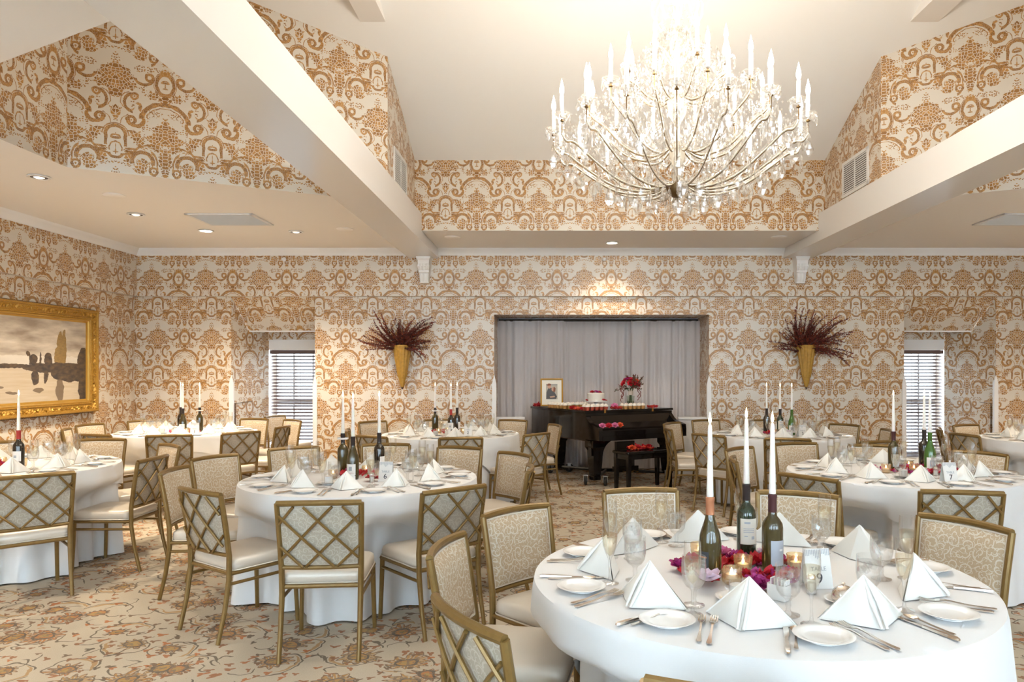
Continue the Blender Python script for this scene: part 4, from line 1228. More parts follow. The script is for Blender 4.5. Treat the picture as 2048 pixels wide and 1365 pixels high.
q = MB(); q.lathe([(.026, .001), (.029, .005), (.029, .05), (.027, .062)], 'glass', 20, cap=(True, False)); cgl = q.mesh('creamer', 60)
q = MB(); q.lathe([(.001, .003), (.0255, .003), (.0265, .045), (.001, .045)], 'china', 18); cmk = q.mesh('milk')
q = MB(); q.tube([(.028, 0, .052), (.045, 0, .048), (.048, 0, .028), (.03, 0, .015)], .003, 'glass', 6); chd = q.mesh('handle')
CREAMER = [('jug', cgl), ('cream', cmk), ('handle', chd)]
q = MB(); q.loft([[(x * s_, y * s_, z) for x, y in rrect(.066, .044, .008)] for s_, z in ((.9, .0), (1, .006), (1.02, .05))] + [[(x * .93, y * .93, z) for x, y in rrect(.066, .044, .008)] for z in (.05, .01)], 'china'); cad = q.mesh('caddy')
q = MB()
for i in range(7):
    q.box((-.024 + i * .008, 0, .042), (.004, .032, .05), ('paper_white', 'paper_cream', 'petal_pale')[i % 3], Matrix.Rotation(.06 * (i % 3 - 1), 4, 'Y'))
CADDY = [('caddy_dish', cad), ('sugar_packets', q.mesh('packets', 0))]
q = MB(); q.lathe([(.014, .0), (.017, .004), (.016, .04), (.013, .05)], 'glass', 14, cap=(True, False)); q.lathe([(.001, .003), (.0135, .003), (.013, .036), (.001, .036)], 'paper_white', 12); sj = q.mesh('jar')
q = MB(); q.lathe([(.0145, .048), (.0145, .056), (.010, .064), (.001, .066)], 'silver', 14); sl2 = q.mesh('cap')
SHAKER = [('jar', sj), ('shaker_cap', sl2)]
q = MB(); q.lathe([(.036, .017), (.037, .022), (.033, .042), (.02, .055), (.006, .060), (.006, .066), (.001, .069)], 'silver', 22); DOME = q.mesh('dome')
CENT = {'9': dict(b=[('copper', .566, 2.60), ('green', .775, 2.90), ('grey', .805, 2.66)], card=('9', .905, 2.50, .12), v=[(.70, 2.665, 0), (.625, 2.53, 1), (.90, 2.69, 0), (.58, 2.86, 0)]),
        '6': dict(b=[('banded', -1.465, 5.20), ('white', -1.327, 4.95), ('plain', -1.22, 5.25)], card=('6', -1.085, 4.87, -.05), v=[(-1.47, 4.98, 0), (-1.16, 5.0, 0), (-1.30, 5.2, 1)]),
        '5': dict(b=[('red', -3.94, 5.45), ('green', -4.40, 5.75), ('plain', -4.30, 5.50)], card=None, v=[(-4.02, 5.6, 0), (-4.25, 5.7, 1)]),
        '1': dict(b=[('plain', -4.42, 8.80), ('white', -4.27, 8.55), ('banded', -4.17, 8.75)], card=('1', -4.056, 8.395, .3), v=[(-4.2, 8.5, 0), (-4.35, 8.6, 1), (-4.05, 8.7, 0)]),
        '2': dict(b=[('banded', -1.36, 8.70), ('red', -1.125, 8.35), ('plain', -1.10, 8.70)], card=('2', -.92, 8.25, .05), v=[(-1.28, 8.45, 0), (-1.2, 8.6, 1), (-1.0, 8.45, 0)]),
        '7': dict(b=[('grey', 2.50, 5.35), ('plain', 2.80, 5.50), ('bright', 2.73, 5.28)], card=('7', 2.62, 4.83, .05), v=[(2.60, 5.25, 0), (2.66, 5.45, 1), (2.40, 5.25, 0)]),
        '3': dict(b=[('plain', 2.52, 8.55), ('green', 2.63, 8.40), ('bright', 2.73, 8.30)], card=('3', 2.78, 8.12, .1), v=[(2.55, 8.35, 0), (2.68, 8.55, 1)]),
        '8': dict(b=[('green', 5.6, 7.9), ('plain', 5.75, 8.0)], card=None, v=[(5.55, 8.0, 0)])}
for i, (tid, d_) in enumerate(CENT.items()):
    for kd, x, y in d_['b']:
        if not inview((x, y, TZ)) and tid in '58': continue
        kb = kd if not (tid in '123' and kd == 'bright') else 'white'
        thing('wine_bottle', BT[kd], BDESC[kd] + ' on ' + TN[tid], 'bottle', 'candle bottles on ' + TN[tid], (x, y, TZ + .0005), R.uniform(-.2, .2))
        thing('taper_candle', CANDLE, 'lit taper in the ' + BDESC[kd].replace(' wine bottle', '').replace(' with', ' bottle with').split(' and ')[0] + ' on ' + TN[tid], 'candle', 'taper candles on ' + TN[tid], (x, y, TZ + .2885), R.random() * 6, (1, 1, .885))
    cx, cy = TABLES[tid]
    mx_, my_ = sum(b[1] for b in d_['b']) / len(d_['b']), sum(b[2] for b in d_['b']) / len(d_['b'])
    if inview((mx_, my_, TZ)):
        heap('rose_petals', petal_heap(380 if tid in '97' else 120, .25 if tid in '97' else .17,   .18, .028, 50 + i, avoid=[(b[1] - mx_, b[2] - my_ + .03, .038) for b in d_['b']] + [(b[0] - mx_, b[1] - my_ + .03, .034) for b in d_['v']]), 'scattered red rose petals around the bottles on ' + TN[tid], (mx_, my_ - .03, TZ + .001))
    for x, y, kd in d_['v']:
        if inview((x, y, TZ)):
            thing('votive_holder', VOT[kd], ('gold diamond-textured' if kd == 0 else 'round gold mercury-glass') + ' votive holder on ' + TN[tid] + ', ' + side(tid, math.degrees(atan2(y - TABLES[tid][1], x - TABLES[tid][0])), 'votive'), 'votive', 'votives on ' + TN[tid], (x, y, TZ + .001), i)
    if d_['card']:
        nn, x, y, rz = d_['card']
        thing('table_number_card', card(nn), 'white tent card with lace border' + '' + ' on ' + TN[tid], 'card', 'table number cards', (x, y, TZ + .0005), rz)
    for (dx, dy, nm, ps, lab, cat) in ((-.13, -.315, 'creamer', CREAMER, 'small glass jug of cream on a saucer on ', 'jug'), (.005, -.30, 'sugar_caddy', CADDY, 'white caddy of sugar packets on ', 'caddy'), (.13, -.24, 'salt_shaker', SHAKER, 'glass salt shaker with metal cap on ', 'shaker')):
        p_ = (cx + dx, cy + dy, TZ + .0005)
        if not inview(p_): continue
        if nm == 'creamer':
            single('saucer', PLATE, 'white saucer under the cream jug on ' + TN[tid], 'saucer', None, p_, (0, 0, 0), .86); p_ = (p_[0], p_[1], p_[2] + .0060)
        thing(nm, ps, lab + TN[tid], cat, None, p_, pi * .75)
cx, cy = TABLES['9']
single('saucer', PLATE, 'white saucer under the chrome butter dome on table nine', 'saucer', None, (cx + .20, cy - .33, TZ + .0005), (0, 0, 0), .7)
single('butter_dome', DOME, 'small chrome butter dome behind the flute on table nine', 'butter dome', None, (cx + .20, cy - .33, TZ - .0055))
thing('anemone_flower', ANEM, 'pale pink anemone with dark eye on table nine', 'flower', None, (.53, 2.475, TZ + .012), 0.4, 1.4)
bpy.context.view_layer.objects.active = None
for m_, x, y, s_, lab in (('magenta', .695, 2.47, 1.2, 'magenta ranunculus beside the cream jug on table nine'), ('pink', .66, 2.85, 1.35, 'pink ranunculus behind the copper-foiled bottle'), ('magenta', .47, 2.70, 1.0, 'magenta bloom at the edge of the petals on table nine'), ('pale', .83, 2.86, 1.0, 'pale pink bloom behind the grey-labelled bottle'),
                          ('pink', 2.62, 5.16, 1.15, 'pink rose in the red petals of table seven'), ('pink', 2.37, 5.42, 1.1, 'pink petal rose at the petal edge of table seven'), ('red', -1.175, 4.86, 1.2, 'red rose beside the number card of table six'), ('red', .545, 2.53, .9, 'red bloom in front of the copper-foiled bottle')):
    single('flower_head', ROSE[m_], lab, 'flower', 'flower heads on tables', (x, y, TZ + .003), (.3 if m_ == 'magenta' else .1, 0, 1), s_)
q = MB(); q.tube([(-.02, -.004, .012), (0, 0, .02), (.025, .004, .035)], .003, 'purple', 5); q.tube([(-.018, .006, .03), (0, 0, .02), (.012, -.004, .008)], .004, 'purple', 5)
q.tube([(-.004, 0, .0), (0, 0, .02)], .003, 'purple', 5); single('ribbon_bow', q.mesh('bow'), 'tiny purple ribbon on table six', 'ribbon', None, (-1.60, 4.72, TZ))

# ------------------------------------------------------------------ landscape painting on the left wall
def frame_loft(mb_, w_, h_, prof, mat):
    """mitred picture frame; prof: (inset from outer edge, height) pairs; lies in the x-z plane facing -y"""
    rings = []
    for ins, hh in prof:
        rings.append([(sx * (w_ / 2 - ins), -hh, sz * (h_ / 2 - ins)) for sx, sz in ((-1, -1), (1, -1), (1, 1), (-1, 1))])
    mb_.loft(rings, mat, (False, False))


PW, PH = 2.16, 1.29
q = MB(); frame_loft(q, PW, PH, [(-.012, 0), (-.012, .02), (.0, .03)], 'frame_edge_dark'); f1 = q.mesh('frame_back', 0)
q = MB(); frame_loft(q, PW, PH, [(0, .02), (0, .075), (.012, .09), (.025, .088), (.03, .07), (.09, .05), (.10, .052), (.105, .06), (.118, .06), (.122, .045)], 'gilt'); f2 = q.mesh('frame', 20)
q = MB(); frame_loft(q, PW, PH, [(.12, .046), (.13, .05), (.142, .048), (.147, .03), (.17, .018)], 'gilt_plain'); f3 = q.mesh('inner_frame', 20)
q = MB(); q.quad([(-PW / 2 + .165, -.019, -PH / 2 + .165), (PW / 2 - .165, -.019, -PH / 2 + .165), (PW / 2 - .165, -.019, PH / 2 - .165), (-PW / 2 + .165, -.019, PH / 2 - .165)], 'landscape_print', [(0, 0), (1, 0), (1, 1), (0, 1)]); f4 = q.mesh('canvas', 0)
q = MB(); rr = random.Random(5)
for i in range(150):                                        # carved leaf ornament along the frame
    e = i / 150 * 2 * (PW + PH); ins = .06
    if e < PW: p_ = (-PW / 2 + e, -PH / 2 + ins)
    elif e < PW + PH: p_ = (PW / 2 - ins, -PH / 2 + e - PW)
    elif e < 2 * PW + PH: p_ = (PW / 2 - (e - PW - PH), PH / 2 - ins)
    else: p_ = (-PW / 2 + ins, PH / 2 - (e - 2 * PW - PH))
    for s in (-1, 1):
        M_ = Matrix.Translation((p_[0] + s * rr.uniform(.0, .012), -.062, p_[1] + s * rr.uniform(0, .012))) @ Matrix.Rotation(rr.random() * 6.28, 4, 'Y') @ Matrix.Diagonal((.026, .016, .012, 1))
        q.add([(1, 0, 0), (-1, 0, 0), (0, 1, 0), (0, -1, 0), (0, 0, 1), (0, 0, -1)], [(0, 2, 4), (2, 1, 4), (1, 3, 4), (3, 0, 4), (2, 0, 5), (1, 2, 5), (3, 1, 5), (0, 3, 5)], 'gilt', M=M_)
f5 = q.mesh('carving', 60)
t = thing('landscape_painting', [('backing_edge', f1), ('frame', f2), ('inner_frame', f3), ('canvas', f4), ('carved_ornament', f5)],
          'large gilt-framed landscape of a river with poplars on the papered wall', 'painting', None, (XL + .004, 8.36, 1.612), pi / 2)

# ------------------------------------------------------------------ wall baskets with dried sprays
q = MB(); n = 36
rings = []
for r_, z in ((.018, .0), (.035, .05), (.048, .11), (.050, .13), (.056, .135), (.060, .15), (.115, .48), (.128, .565), (.134, .58), (.128, .59)):
    rings.append([((r_ * (1 + (.05 if k % 3 else -.07) * (z > .14 and z < .57))) * cos(2 * pi * k / n), (r_ * (1 + (.05 if k % 3 else -.07) * (z > .14 and z < .57))) * sin(2 * pi * k / n) * .72, z) for k in range(n)])
q.loft(rings, 'reed_gold', (True, False)); cone_me = q.mesh('reed_cone', 30)
q = MB(); q.lathe([(.001, -.03), (.012, -.025), (.017, -.005), (.019, .005)], 'wood_dark', 12); tip_me = q.mesh('cone_tip')
q = MB(); q.tube([(.052 * cos(a_ * pi / 12), .037 * sin(a_ * pi / 12), .132) for a_ in range(25)], .006, 'reed_gold', 6, False); band_me = q.mesh('binding_band')
CONE = [('reed_cone', cone_me), ('cone_tip', tip_me), ('binding_band', band_me)]


def branch(L, droop, seed, mat):
    q = MB(); rr = random.Random(seed); pts_ = []
    nseg = 12
    for i in range(nseg + 1):
        t_ = i / nseg; pts_.append(Vector((.04 * sin(3 * t_ + seed) * L, -.02 * t_, L * t_ - droop * L * t_ * t_ * .5)))
        pts_[-1].x += droop * L * t_ * t_ * .8
    q.tube(pts_, [.0035 - .0025 * i / nseg for i in range(nseg + 1)], 'dried_dark', 4)
    for i in range(int(L * 120)):
        t_ = .15 + .85 * i / (L * 120); k = min(int(t_ * nseg), nseg - 1); p_ = pts_[k].lerp(pts_[k + 1], t_ * nseg - k)
        s_ = (.026 - .011 * t_) * rr.uniform(.8, 1.2)
        M_ = Matrix.Translation(p_) @ Matrix.Rotation(rr.random() * 6.28, 4, 'Z') @ Matrix.Rotation(rr.uniform(.3, 1.3), 4, 'X')
        q.add([(0, 0, 0), (s_ * .42, s_ * .8, .003), (0, s_ * 1.5, 0), (-s_ * .42, s_ * .8, .003)], [(0, 1, 2), (0, 2, 3)], mat if rr.random() > .2 else 'dried_dark', M=M_)
    return q.mesh('branch', 0)


BR = [branch(.42, .05, 1, 'dried_burgundy'), branch(.52, .25, 2, 'dried_burgundy'), branch(.38, .35, 3, 'dried_rust'), branch(.48, .1, 4, 'dried_rust'), branch(.34, .0, 5, 'dried_burgundy'), branch(.55, .45, 6, 'dried_burgundy')]
q = MB(); rr = random.Random(9)
for i in range(70):
    M_ = Matrix.Translation((rr.uniform(-.012, .012), rr.uniform(-.012, .012), .12 * i / 70)) @ Matrix.Rotation(rr.random() * 6.3, 4, 'Z') @ Matrix.Rotation(rr.uniform(0, 1.2), 4, 'X')
    q.add([(0, 0, 0), (.006, .01, 0), (0, .02, 0), (-.006, .01, 0)], [(0, 1, 2, 3)], 'dried_rust', M=M_)
plume = q.mesh('plume', 0)
for X_, seed, lab, skew in ((-2.07, 11, 'burgundy dried spray in the wall basket between window and alcove', 0), (3.59, 12, 'burgundy dried spray in the wall basket beside the bright window', .12)):
    where = 'on the wall between the window and the alcove' if X_ < 0 else 'on the wall beside the bright window niche'
    thing('hanging_basket', CONE, 'golden fluted reed cone basket ' + where, 'wall basket', 'wall baskets', (X_, YB - .105, 1.255), 0)
    rr = random.Random(seed); ps = []
    for i in range(74):
        a_ = rr.uniform(-1.65, 1.72 + skew) ; b_ = rr.uniform(.20, .60)
        ps.append(('branch', BR[rr.randrange(6)], (rr.uniform(-.05, .05), rr.uniform(-.03, .02), -.02 + rr.uniform(-.03, .03)), (b_, a_, rr.uniform(-.10, .10)), None, rr.uniform(.85, 1.5) * (1.0 if abs(a_) > .5 else .85)))
    for i in range(9):
        ps.append(('plume', plume, (rr.uniform(-.08, .08), -.05, rr.uniform(0, .08)), (rr.uniform(.1, .5), rr.uniform(-.9, .9), 0)))
    thing('dried_spray', ps, lab, 'dried flowers', 'dried sprays', (X_, YB - .10, 1.83))

# ------------------------------------------------------------------ chandelier
CHX, CHY = 0.855, 4.94
LAMP = 106.0
q = MB(); q.lathe([(.001, 2.655), (.03, 2.66), (.066, 2.69), (.078, 2.73), (.074, 2.755), (.03, 2.76)], 'antique_brass', 24); bowl = q.mesh('bowl')
q = MB(); q.lathe([(.025, 2.75), (.02, 2.85), (.05, 2.92), (.055, 2.98), (.02, 3.03), (.018, 3.15), (.06, 3.22), (.07, 3.30), (.03, 3.40), (.02, 3.5), (.055, 3.60), (.05, 3.68), (.018, 3.75), (.016, 3.95), (.09, 3.99), (.11, 4.03), (.06, 4.08), (.02, 4.12), (.012, 4.3)], 'pale_gold', 16); stem = q.mesh('stem')
q = MB()
for i in range(26):
    z = 4.3 + i * .047; M_ = Matrix.Translation((0, 0, z)) @ Matrix.Rotation(pi / 2 * (i % 2), 4, 'Z')
    q.tube([(.013 * cos(a_ * pi / 5), 0, .030 * sin(a_ * pi / 5)) for a_ in range(11)], .004, 'pale_gold', 5, False, M=M_)
q.lathe([(.001, 5.44), (.07, 5.46), (.08, 5.52)], 'pale_gold', 16)
chain = q.mesh('chain')


def drop_mesh(L, Wd):
    q = MB(); n = 8; rings = []
    for r_, z in ((.12, -.02), (.5, -.14), (.95, -.42), (1.0, -.58), (.55, -.85), (.05, -1.0)):
        rings.append([(Wd * r_ * cos(2 * pi * k / n), Wd * .45 * r_ * sin(2 * pi * k / n), L * z) for k in range(n)])
    q.loft(rings, 'crystal'); q.lathe([(.001, .0), (Wd * .35, -L * .03), (.001, -L * .1)], 'crystal', 6, (0, 0, L * .06))
    return q.mesh('crystal_drop', 0)


DROP = [drop_mesh(.10, .030), drop_mesh(.062, .016), drop_mesh(.085, .011), drop_mesh(.13, .036)]
q = MB(); q.lathe([(.012, -.012), (.022, -.008), (.046, .006), (.056, .022), (.052, .026), (.03, .012), (.012, .008)], 'crystal', 16); pan = q.mesh('drip_pan', 20)
q = MB(); q.lathe([(.013, .0), (.0135, .01), (.0125, .135), (.008, .14)], 'trim_white', 12); sleeve = q.mesh('candle_sleeve')
q = MB(); q.lathe([(.001, .138), (.010, .145), (.0155, .165), (.0135, .19), (.007, .215), (.002, .238), (.0005, .245)], 'bulb', 12); bulb = q.mesh('bulb', 60)
q = MB(); q.lathe([(.003, -.11), (.004, -.03), (.014, -.026), (.014, -.02), (.006, -.016), (.006, -.008)], 'antique_brass', 12); cup = q.mesh('brass_cup')
parts = [('bowl', bowl), ('stem', stem), ('chain', chain)]
TIERS = [(18, .83, 3.10, [(.055, 2.745), (.20, 2.70), (.42, 2.735), (.62, 2.86), (.74, 2.95), (.80, 2.955), (.83, 3.0)], 0.0),
         (12, .60, 3.29, [(.02, 3.02), (.16, 2.93), (.34, 2.97), (.48, 3.10), (.565, 3.16), (.60, 3.20)], .13),
         (8, .34, 3.50, [(.02, 3.36), (.10, 3.30), (.20, 3.32), (.29, 3.40), (.33, 3.42), (.34, 3.44)], .2)]
rr = random.Random(77)
lights = []; swags = []
for ti, (na, Rr, zc, path, ph) in enumerate(TIERS):
    # smooth the arm path
    P_ = []
    for i in range(len(path) - 1):
        for s_ in range(4):
            t_ = s_ / 4; a_, b_ = path[i], path[i + 1]
            p0 = path[max(i - 1, 0)]; p3 = path[min(i + 2, len(path) - 1)]
            f = lambda c0, c1, c2, c3: .5 * (2 * c1 + (c2 - c0) * t_ + (2 * c0 - 5 * c1 + 4 * c2 - c3) * t_ * t_ + (3 * c1 - c0 - 3 * c2 + c3) * t_ ** 3)
            P_.append((f(p0[0], a_[0], b_[0], p3[0]), 0, f(p0[1], a_[1], b_[1], p3[1])))
    P_.append((path[-1][0], 0, path[-1][1]))
    q = MB(); q.tube(P_, .0055, 'pale_gold', 6)
    q.tube([(a_, b_ - .014, c_ + .012) for a_, b_, c_ in P_], .0055, 'crystal', 5); q.tube([(a_, b_ + .014, c_ + .012) for a_, b_, c_ in P_], .0055, 'crystal', 5)
    q.tube([(a_, b_, c_ - .008) for a_, b_, c_ in P_[2:-2]], .0028, 'antique_brass', 5)
    # end scroll
    q.tube([(Rr + .035 * cos(g) * (1 - g / 9) - .02, 0, path[-1][1] - .03 + .035 * sin(g) * (1 - g / 9)) for g in [k * .5 for k in range(11)]], .004, 'crystal', 6)
    arm = q.mesh('arm', 60)
    # bead swag to the next arm
    q = MB(); da = 2 * pi / na
    for i in range(1, 13):
        t_ = i / 13; a_ = da * t_; z = zc - .02 - .10 * sin(pi * t_) * (1.2 if ti == 0 else .8)
        q.lathe([(.0005, -.009), (.0085, 0), (.0005, .009)], 'crystal', 6, (Rr * cos(a_), Rr * sin(a_), z))
    swag = q.mesh('bead_swag', 0)
    # bead strand up to the stem
    q = MB(); zt = (3.62, 3.70, 3.98)[ti]
    for i in range(1, 24):
        t_ = i / 24; q.lathe([(.0005, -.007), (.0065, 0), (.0005, .007)], 'crystal', 5, (Rr * (1 - t_) + .03 * t_, 0, zc + .02 + (zt - zc) * t_ - .14 * sin(pi * t_)))
    strand = q.mesh('bead_strand', 0)
    for k in range(na):
        a_ = ph + 2 * pi * k / na
        sub = [('drip_pan', pan, (Rr, 0, zc)), ('candle_sleeve', sleeve, (Rr, 0, zc)), ('bulb', bulb, (Rr, 0, zc)), ('brass_cup', cup, (Rr, 0, zc))]
        for j in range(5):
            b_ = 2 * pi * (j + .3) / 5
            sub.append(('crystal_drop', DROP[1], (Rr + .053 * cos(b_), .053 * sin(b_), zc + .012), (0, 0, rr.random() * 3)))
        sub.append(('crystal_drop', DROP[0 if ti == 0 else 2], (Rr + .005, 0, path[-1][1] - .055), (0, 0, rr.random() * 3)))
        parts.append(('arm', arm, (0, 0, 0), (0, 0, a_), sub))
        swags += [(swag, a_), (strand, a_)]
        lights.append((CHX + Rr * cos(a_), CHY + Rr * sin(a_), zc + .185))
for Rr, z, cnt, kd in ((.76, 2.93, 26, 0), (.66, 2.87, 24, 0), (.55, 2.80, 22, 3), (.44, 2.745, 18, 0), (.33, 2.715, 15, 3), (.22, 2.695, 12, 0), (.12, 2.70, 8, 0), (.70, 3.02, 20, 2), (.45, 3.0, 14, 2), (.3, 3.28, 12, 2)):
    for k in range(cnt):
        a_ = 2 * pi * k / cnt + rr.uniform(-.06, .06); r2 = Rr + rr.uniform(-.03, .03)
        parts.append(('crystal_drop', DROP[kd], (r2 * cos(a_), r2 * sin(a_), z + rr.uniform(-.02, .02)), (0, 0, rr.random() * 6)))
parts.append(('finial_drop', DROP[3], (0, 0, 2.66)))
# crown with curled arms near the top
q = MB()
for k in range(8):
    a_ = 2 * pi * k / 8
    pl = [(.06, 3.99), (.13, 4.03), (.17, 3.97), (.165, 3.88), (.13, 3.82), (.10, 3.84)]
    q.tube([(r_ * cos(a_), r_ * sin(a_), z) for r_, z in pl], .009, 'pale_gold', 6)
    pl = [(.03, 3.55), (.09, 3.63), (.16, 3.66), (.19, 3.61), (.17, 3.57)]
    q.tube([(r_ * cos(a_ + .4), r_ * sin(a_ + .4), z) for r_, z in pl], .008, 'pale_gold', 6)
parts.append(('crown', q.mesh('crown')))
ct = thing('crystal_chandelier', parts, 'large tiered crystal chandelier with lit candle bulbs under the sloped ceiling', 'chandelier', None, (CHX, CHY, 0))
q = MB()
cc_ = ([], [])
for i in range(2400):                                       # the dense small crystals nobody could count
    r_ = sqrt(rr.random()); zz = rr.random() ** 1.7
    rmax = .76 * (1 - zz) ** .75 + .06
    zlo = 2.72 + .28 * (r_ * rmax / .8) ** 1.5
    a_ = rr.random() * 6.283; z = zlo + zz * (3.85 - zlo) * .95
    s_ = rr.uniform(.006, .013); L = rr.uniform(.02, .055)
    M_ = Matrix.Translation((r_ * rmax * cos(a_), r_ * rmax * sin(a_), z)) @ Matrix.Rotation(a_ * 3, 4, 'Z')
    q.add([(0, 0, L * .4), (s_, 0, 0), (0, s_ * .6, 0), (-s_, 0, 0), (0, -s_ * .6, 0), (0, 0, -L * .6)], [(0, 1, 2), (0, 2, 3), (0, 3, 4), (0, 4, 1), (5, 2, 1), (5, 3, 2), (5, 4, 3), (5, 1, 4)], 'crystal', M=M_)
o = O('crystal_mass', q.mesh('crystal_mass', 0), ct); o['kind'] = 'stuff'
for me_, a_ in swags:
    o = O('bead_strand', me_, ct, (0, 0, 0), (0, 0, a_)); o['kind'] = 'stuff'
for i, l_ in enumerate(lights):
    if i >= 30: continue
    d = bpy.data.lights.new('chandelier_lamp', 'POINT'); d.energy = LAMP / 30 * (1.1 if i < 18 else .85); d.color = (1.0, .92, .79); d.shadow_soft_size = .03
    o = bpy.data.objects.new('chandelier_lamp', d); COL.objects.link(o); o.location = l_; o.parent = ct; o.location = (l_[0] - CHX, l_[1] - CHY, l_[2] + .035)

# ------------------------------------------------------------------ grand piano
PX, PY, PA = 0.46, 9.50, atan2(.52, .855)
rim = [(0, 0), (0, 1.50), (.03, 1.56), (.12, 1.60), (.30, 1.60), (.46, 1.55), (.57, 1.45), (.66, 1.28), (.74, 1.08), (.86, .90), (1.02, .76), (1.20, .66), (1.34, .55), (1.42, .42), (1.45, .28), (1.45, 0)]
rim = [(x, y * .93) for x, y in rim[::-1]]


def grow(poly, e):
    cx_, cy_ = .65, .65
    return [(x + e * (1 if x > cx_ else -1), y + e * (1 if y > cy_ else -1)) for x, y in poly]


P = []
q = MB(); q.prism(rim, .585, .935, 'lacquer'); P.append(('case', q.mesh('case', 30)))
q = MB(); q.prism(grow(rim, .012), .94, .968, 'lacquer'); P.append(('lid', q.mesh('lid', 30)))
q = MB(); q.prism(grow(rim, -.03), .57, .59, 'wood_dark'); P.append(('soundboard_frame', q.mesh('frame', 30)))
for x in (.0, 1.39):
    q = MB(); q.loft([[(x, y, .60), (x + .06, y, .60), (x + .06, y, z), (x, y, z)] for y, z in ((0, .90), (-.06, .84), (-.12, .80), (-.24, .775), (-.29, .76), (-.30, .70))], 'lacquer'); P.append(('cheek_arm', q.mesh('arm', 30)))
q = MB(); q.box((.725, -.15, .625), (1.33, .31, .06), 'lacquer'); P.append(('keybed', q.mesh('keybed', 0)))
q = MB(); q.box((.725, -.285, .68), (1.33, .025, .07), 'lacquer'); P.append(('key_slip', q.mesh('key_slip', 0)))
q = MB(); q.loft([[(x, -.02, .90), (x, -.03, .80), (x, -.10, .735), (x, -.26, .725), (x, -.27, .70), (x, .0, .66)] for x in (.065, 1.385)], 'lacquer'); P.append(('fallboard', q.mesh('fallboard', 30)))
for x, y in ((.12, -.04), (1.33, -.04), (.36, 1.22)):
    q = MB(); rings = []
    for w_, z in ((.11, .585), (.11, .50), (.085, .46), (.078, .30), (.062, .14), (.055, .13), (.062, .115), (.062, .075)):
        rings.append([(x + sx * w_ / 1.15, y + sy * w_ / 1.15, z) for sx, sy in ((-1, -1), (1, -1), (1, 1), (-1, 1))])
    q.loft(rings[::-1], 'lacquer'); P.append(('leg', q.mesh('leg', 20)))
for s in (-1, 1):                                           # curved brackets beside the spine leg
    q = MB(); pr_ = [(0, .585)] + [(.22 * (1 - sin(g * pi / 16)), .585 - .20 * (1 - cos(g * pi / 16))) for g in range(9)]
    q.loft([[(.12 + s * (.09 + dx) if s > 0 else .12 - .09 - dx * .1, -.09 + yy, z) for dx, z in pr_] for yy in (0, .07)], 'lacquer'); P.append(('leg_bracket', q.mesh('bracket', 20)))
q = MB(); q.box((.72, .12, .36), (.30, .05, .34), 'lacquer_satin'); q.box((.72, .10, .16), (.36, .11, .07), 'lacquer')
q.tube([(.60, .12, .5), (.60, .12, .2)], .014, 'lacquer', 8); q.tube([(.84, .12, .5), (.84, .12, .2)], .014, 'lacquer', 8); P.append(('pedal_lyre', q.mesh('lyre')))
for x in (.64, .72, .80):
    q = MB(); q.box((x, .0, .135), (.022, .13, .012), 'brass'); P.append(('pedal', q.mesh('pedal', 0)))
q = MB()
for a_, b_ in (((.12, -.04), (.72, .55)), ((1.33, -.04), (.72, .55)), ((.36, 1.22), (.72, .55))):
    q.tube([(a_[0], a_[1], .085), (b_[0], b_[1], .085)], .022, 'lacquer_satin', 6)
P.append(('dolly_frame', q.mesh('dolly')))
whl = MB(); whl.lathe([(.02, -.017), (.055, -.017), (.062, -.01), (.062, .01), (.055, .017), (.02, .017)], 'rubber', 18, M=Matrix.Rotation(pi / 2, 4, 'X')); wm = whl.mesh('wheel')
cas = MB()
for s in (-1, 1):
    cas.loft([[(x, s * .026 + dy, z) for x, z in ((-.022, .06), (-.02, -.01), (0, -.025), (.022, -.01), (.028, .06))] for dy in (-.002, .002)], 'caster_metal')
cas.box((0, 0, .062), (.06, .06, .008), 'caster_metal'); cm_ = cas.mesh('caster', 20)
for x, y, a_ in ((.20, -.16, .8), (1.25, -.14, 1.3), (.20, 1.20, .5), (.52, 1.2, -.6), (.04, .06, 1.1)):
    P.append(('caster', cm_, (x, y, .064), (0, 0, a_), [('wheel', wm)]))
for x in (.3, 1.1):
    q = MB(); q.box((x, -.012, .955), (.03, .004, .05), 'brass'); P.append(('lid_hinge', q.mesh('hinge', 0)))
thing('grand_piano', P, 'black lacquered baby grand piano with closed lid before the alcove curtain', 'piano', None, (PX, PY, 0), PA)


def pw(lx, ly, z):
    return (PX + lx * cos(PA) - ly * sin(PA), PY + lx * sin(PA) + ly * cos(PA), z)


q = MB(); pillow(q, .74, .34, .455, .495, .02, 'lacquer', .002); b1 = q.mesh('bench_top', 40)
q = MB(); q.box((0, 0, .425), (.68, .28, .065), 'lacquer'); b2 = q.mesh('apron', 0)
BP = [('bench_top', b1), ('apron', b2)]
for sx in (-1, 1):
    for sy in (-1, 1):
        q = MB(); rings = [[(sx * (.325 + .004 * (1 - t_)) + ax * w_, sy * .125 + ay * w_, z) for ax, ay in ((-1, -1), (1, -1), (1, 1), (-1, 1))] for w_, z, t_ in ((.018, .0, 0), (.026, .40, 1), (.026, .455, 1))]
        q.loft(rings, 'lacquer'); BP.append(('leg', q.mesh('leg', 20)))
bx, by, _ = pw(.50, -.56, 0)
thing('piano_bench', BP, 'black lacquered piano bench strewn with orange petals', 'bench', None, (bx, by, 0), PA)
LZ = .9685
# things on the lid
q = MB(); frame_loft(q, .325, .40, [(0, 0), (0, .018), (.008, .022), (.018, .018), (.022, .010)], 'gilt_plain'); g1 = q.mesh('frame', 20)
q = MB(); q.box((0, -.006, 0), (.30, .004, .375), 'mat_board'); g2 = q.mesh('mat', 0)
q = MB(); q.box((0, -.0095, .01), (.165, .002, .22), 'print_stone'); g3 = q.mesh('print', 0)


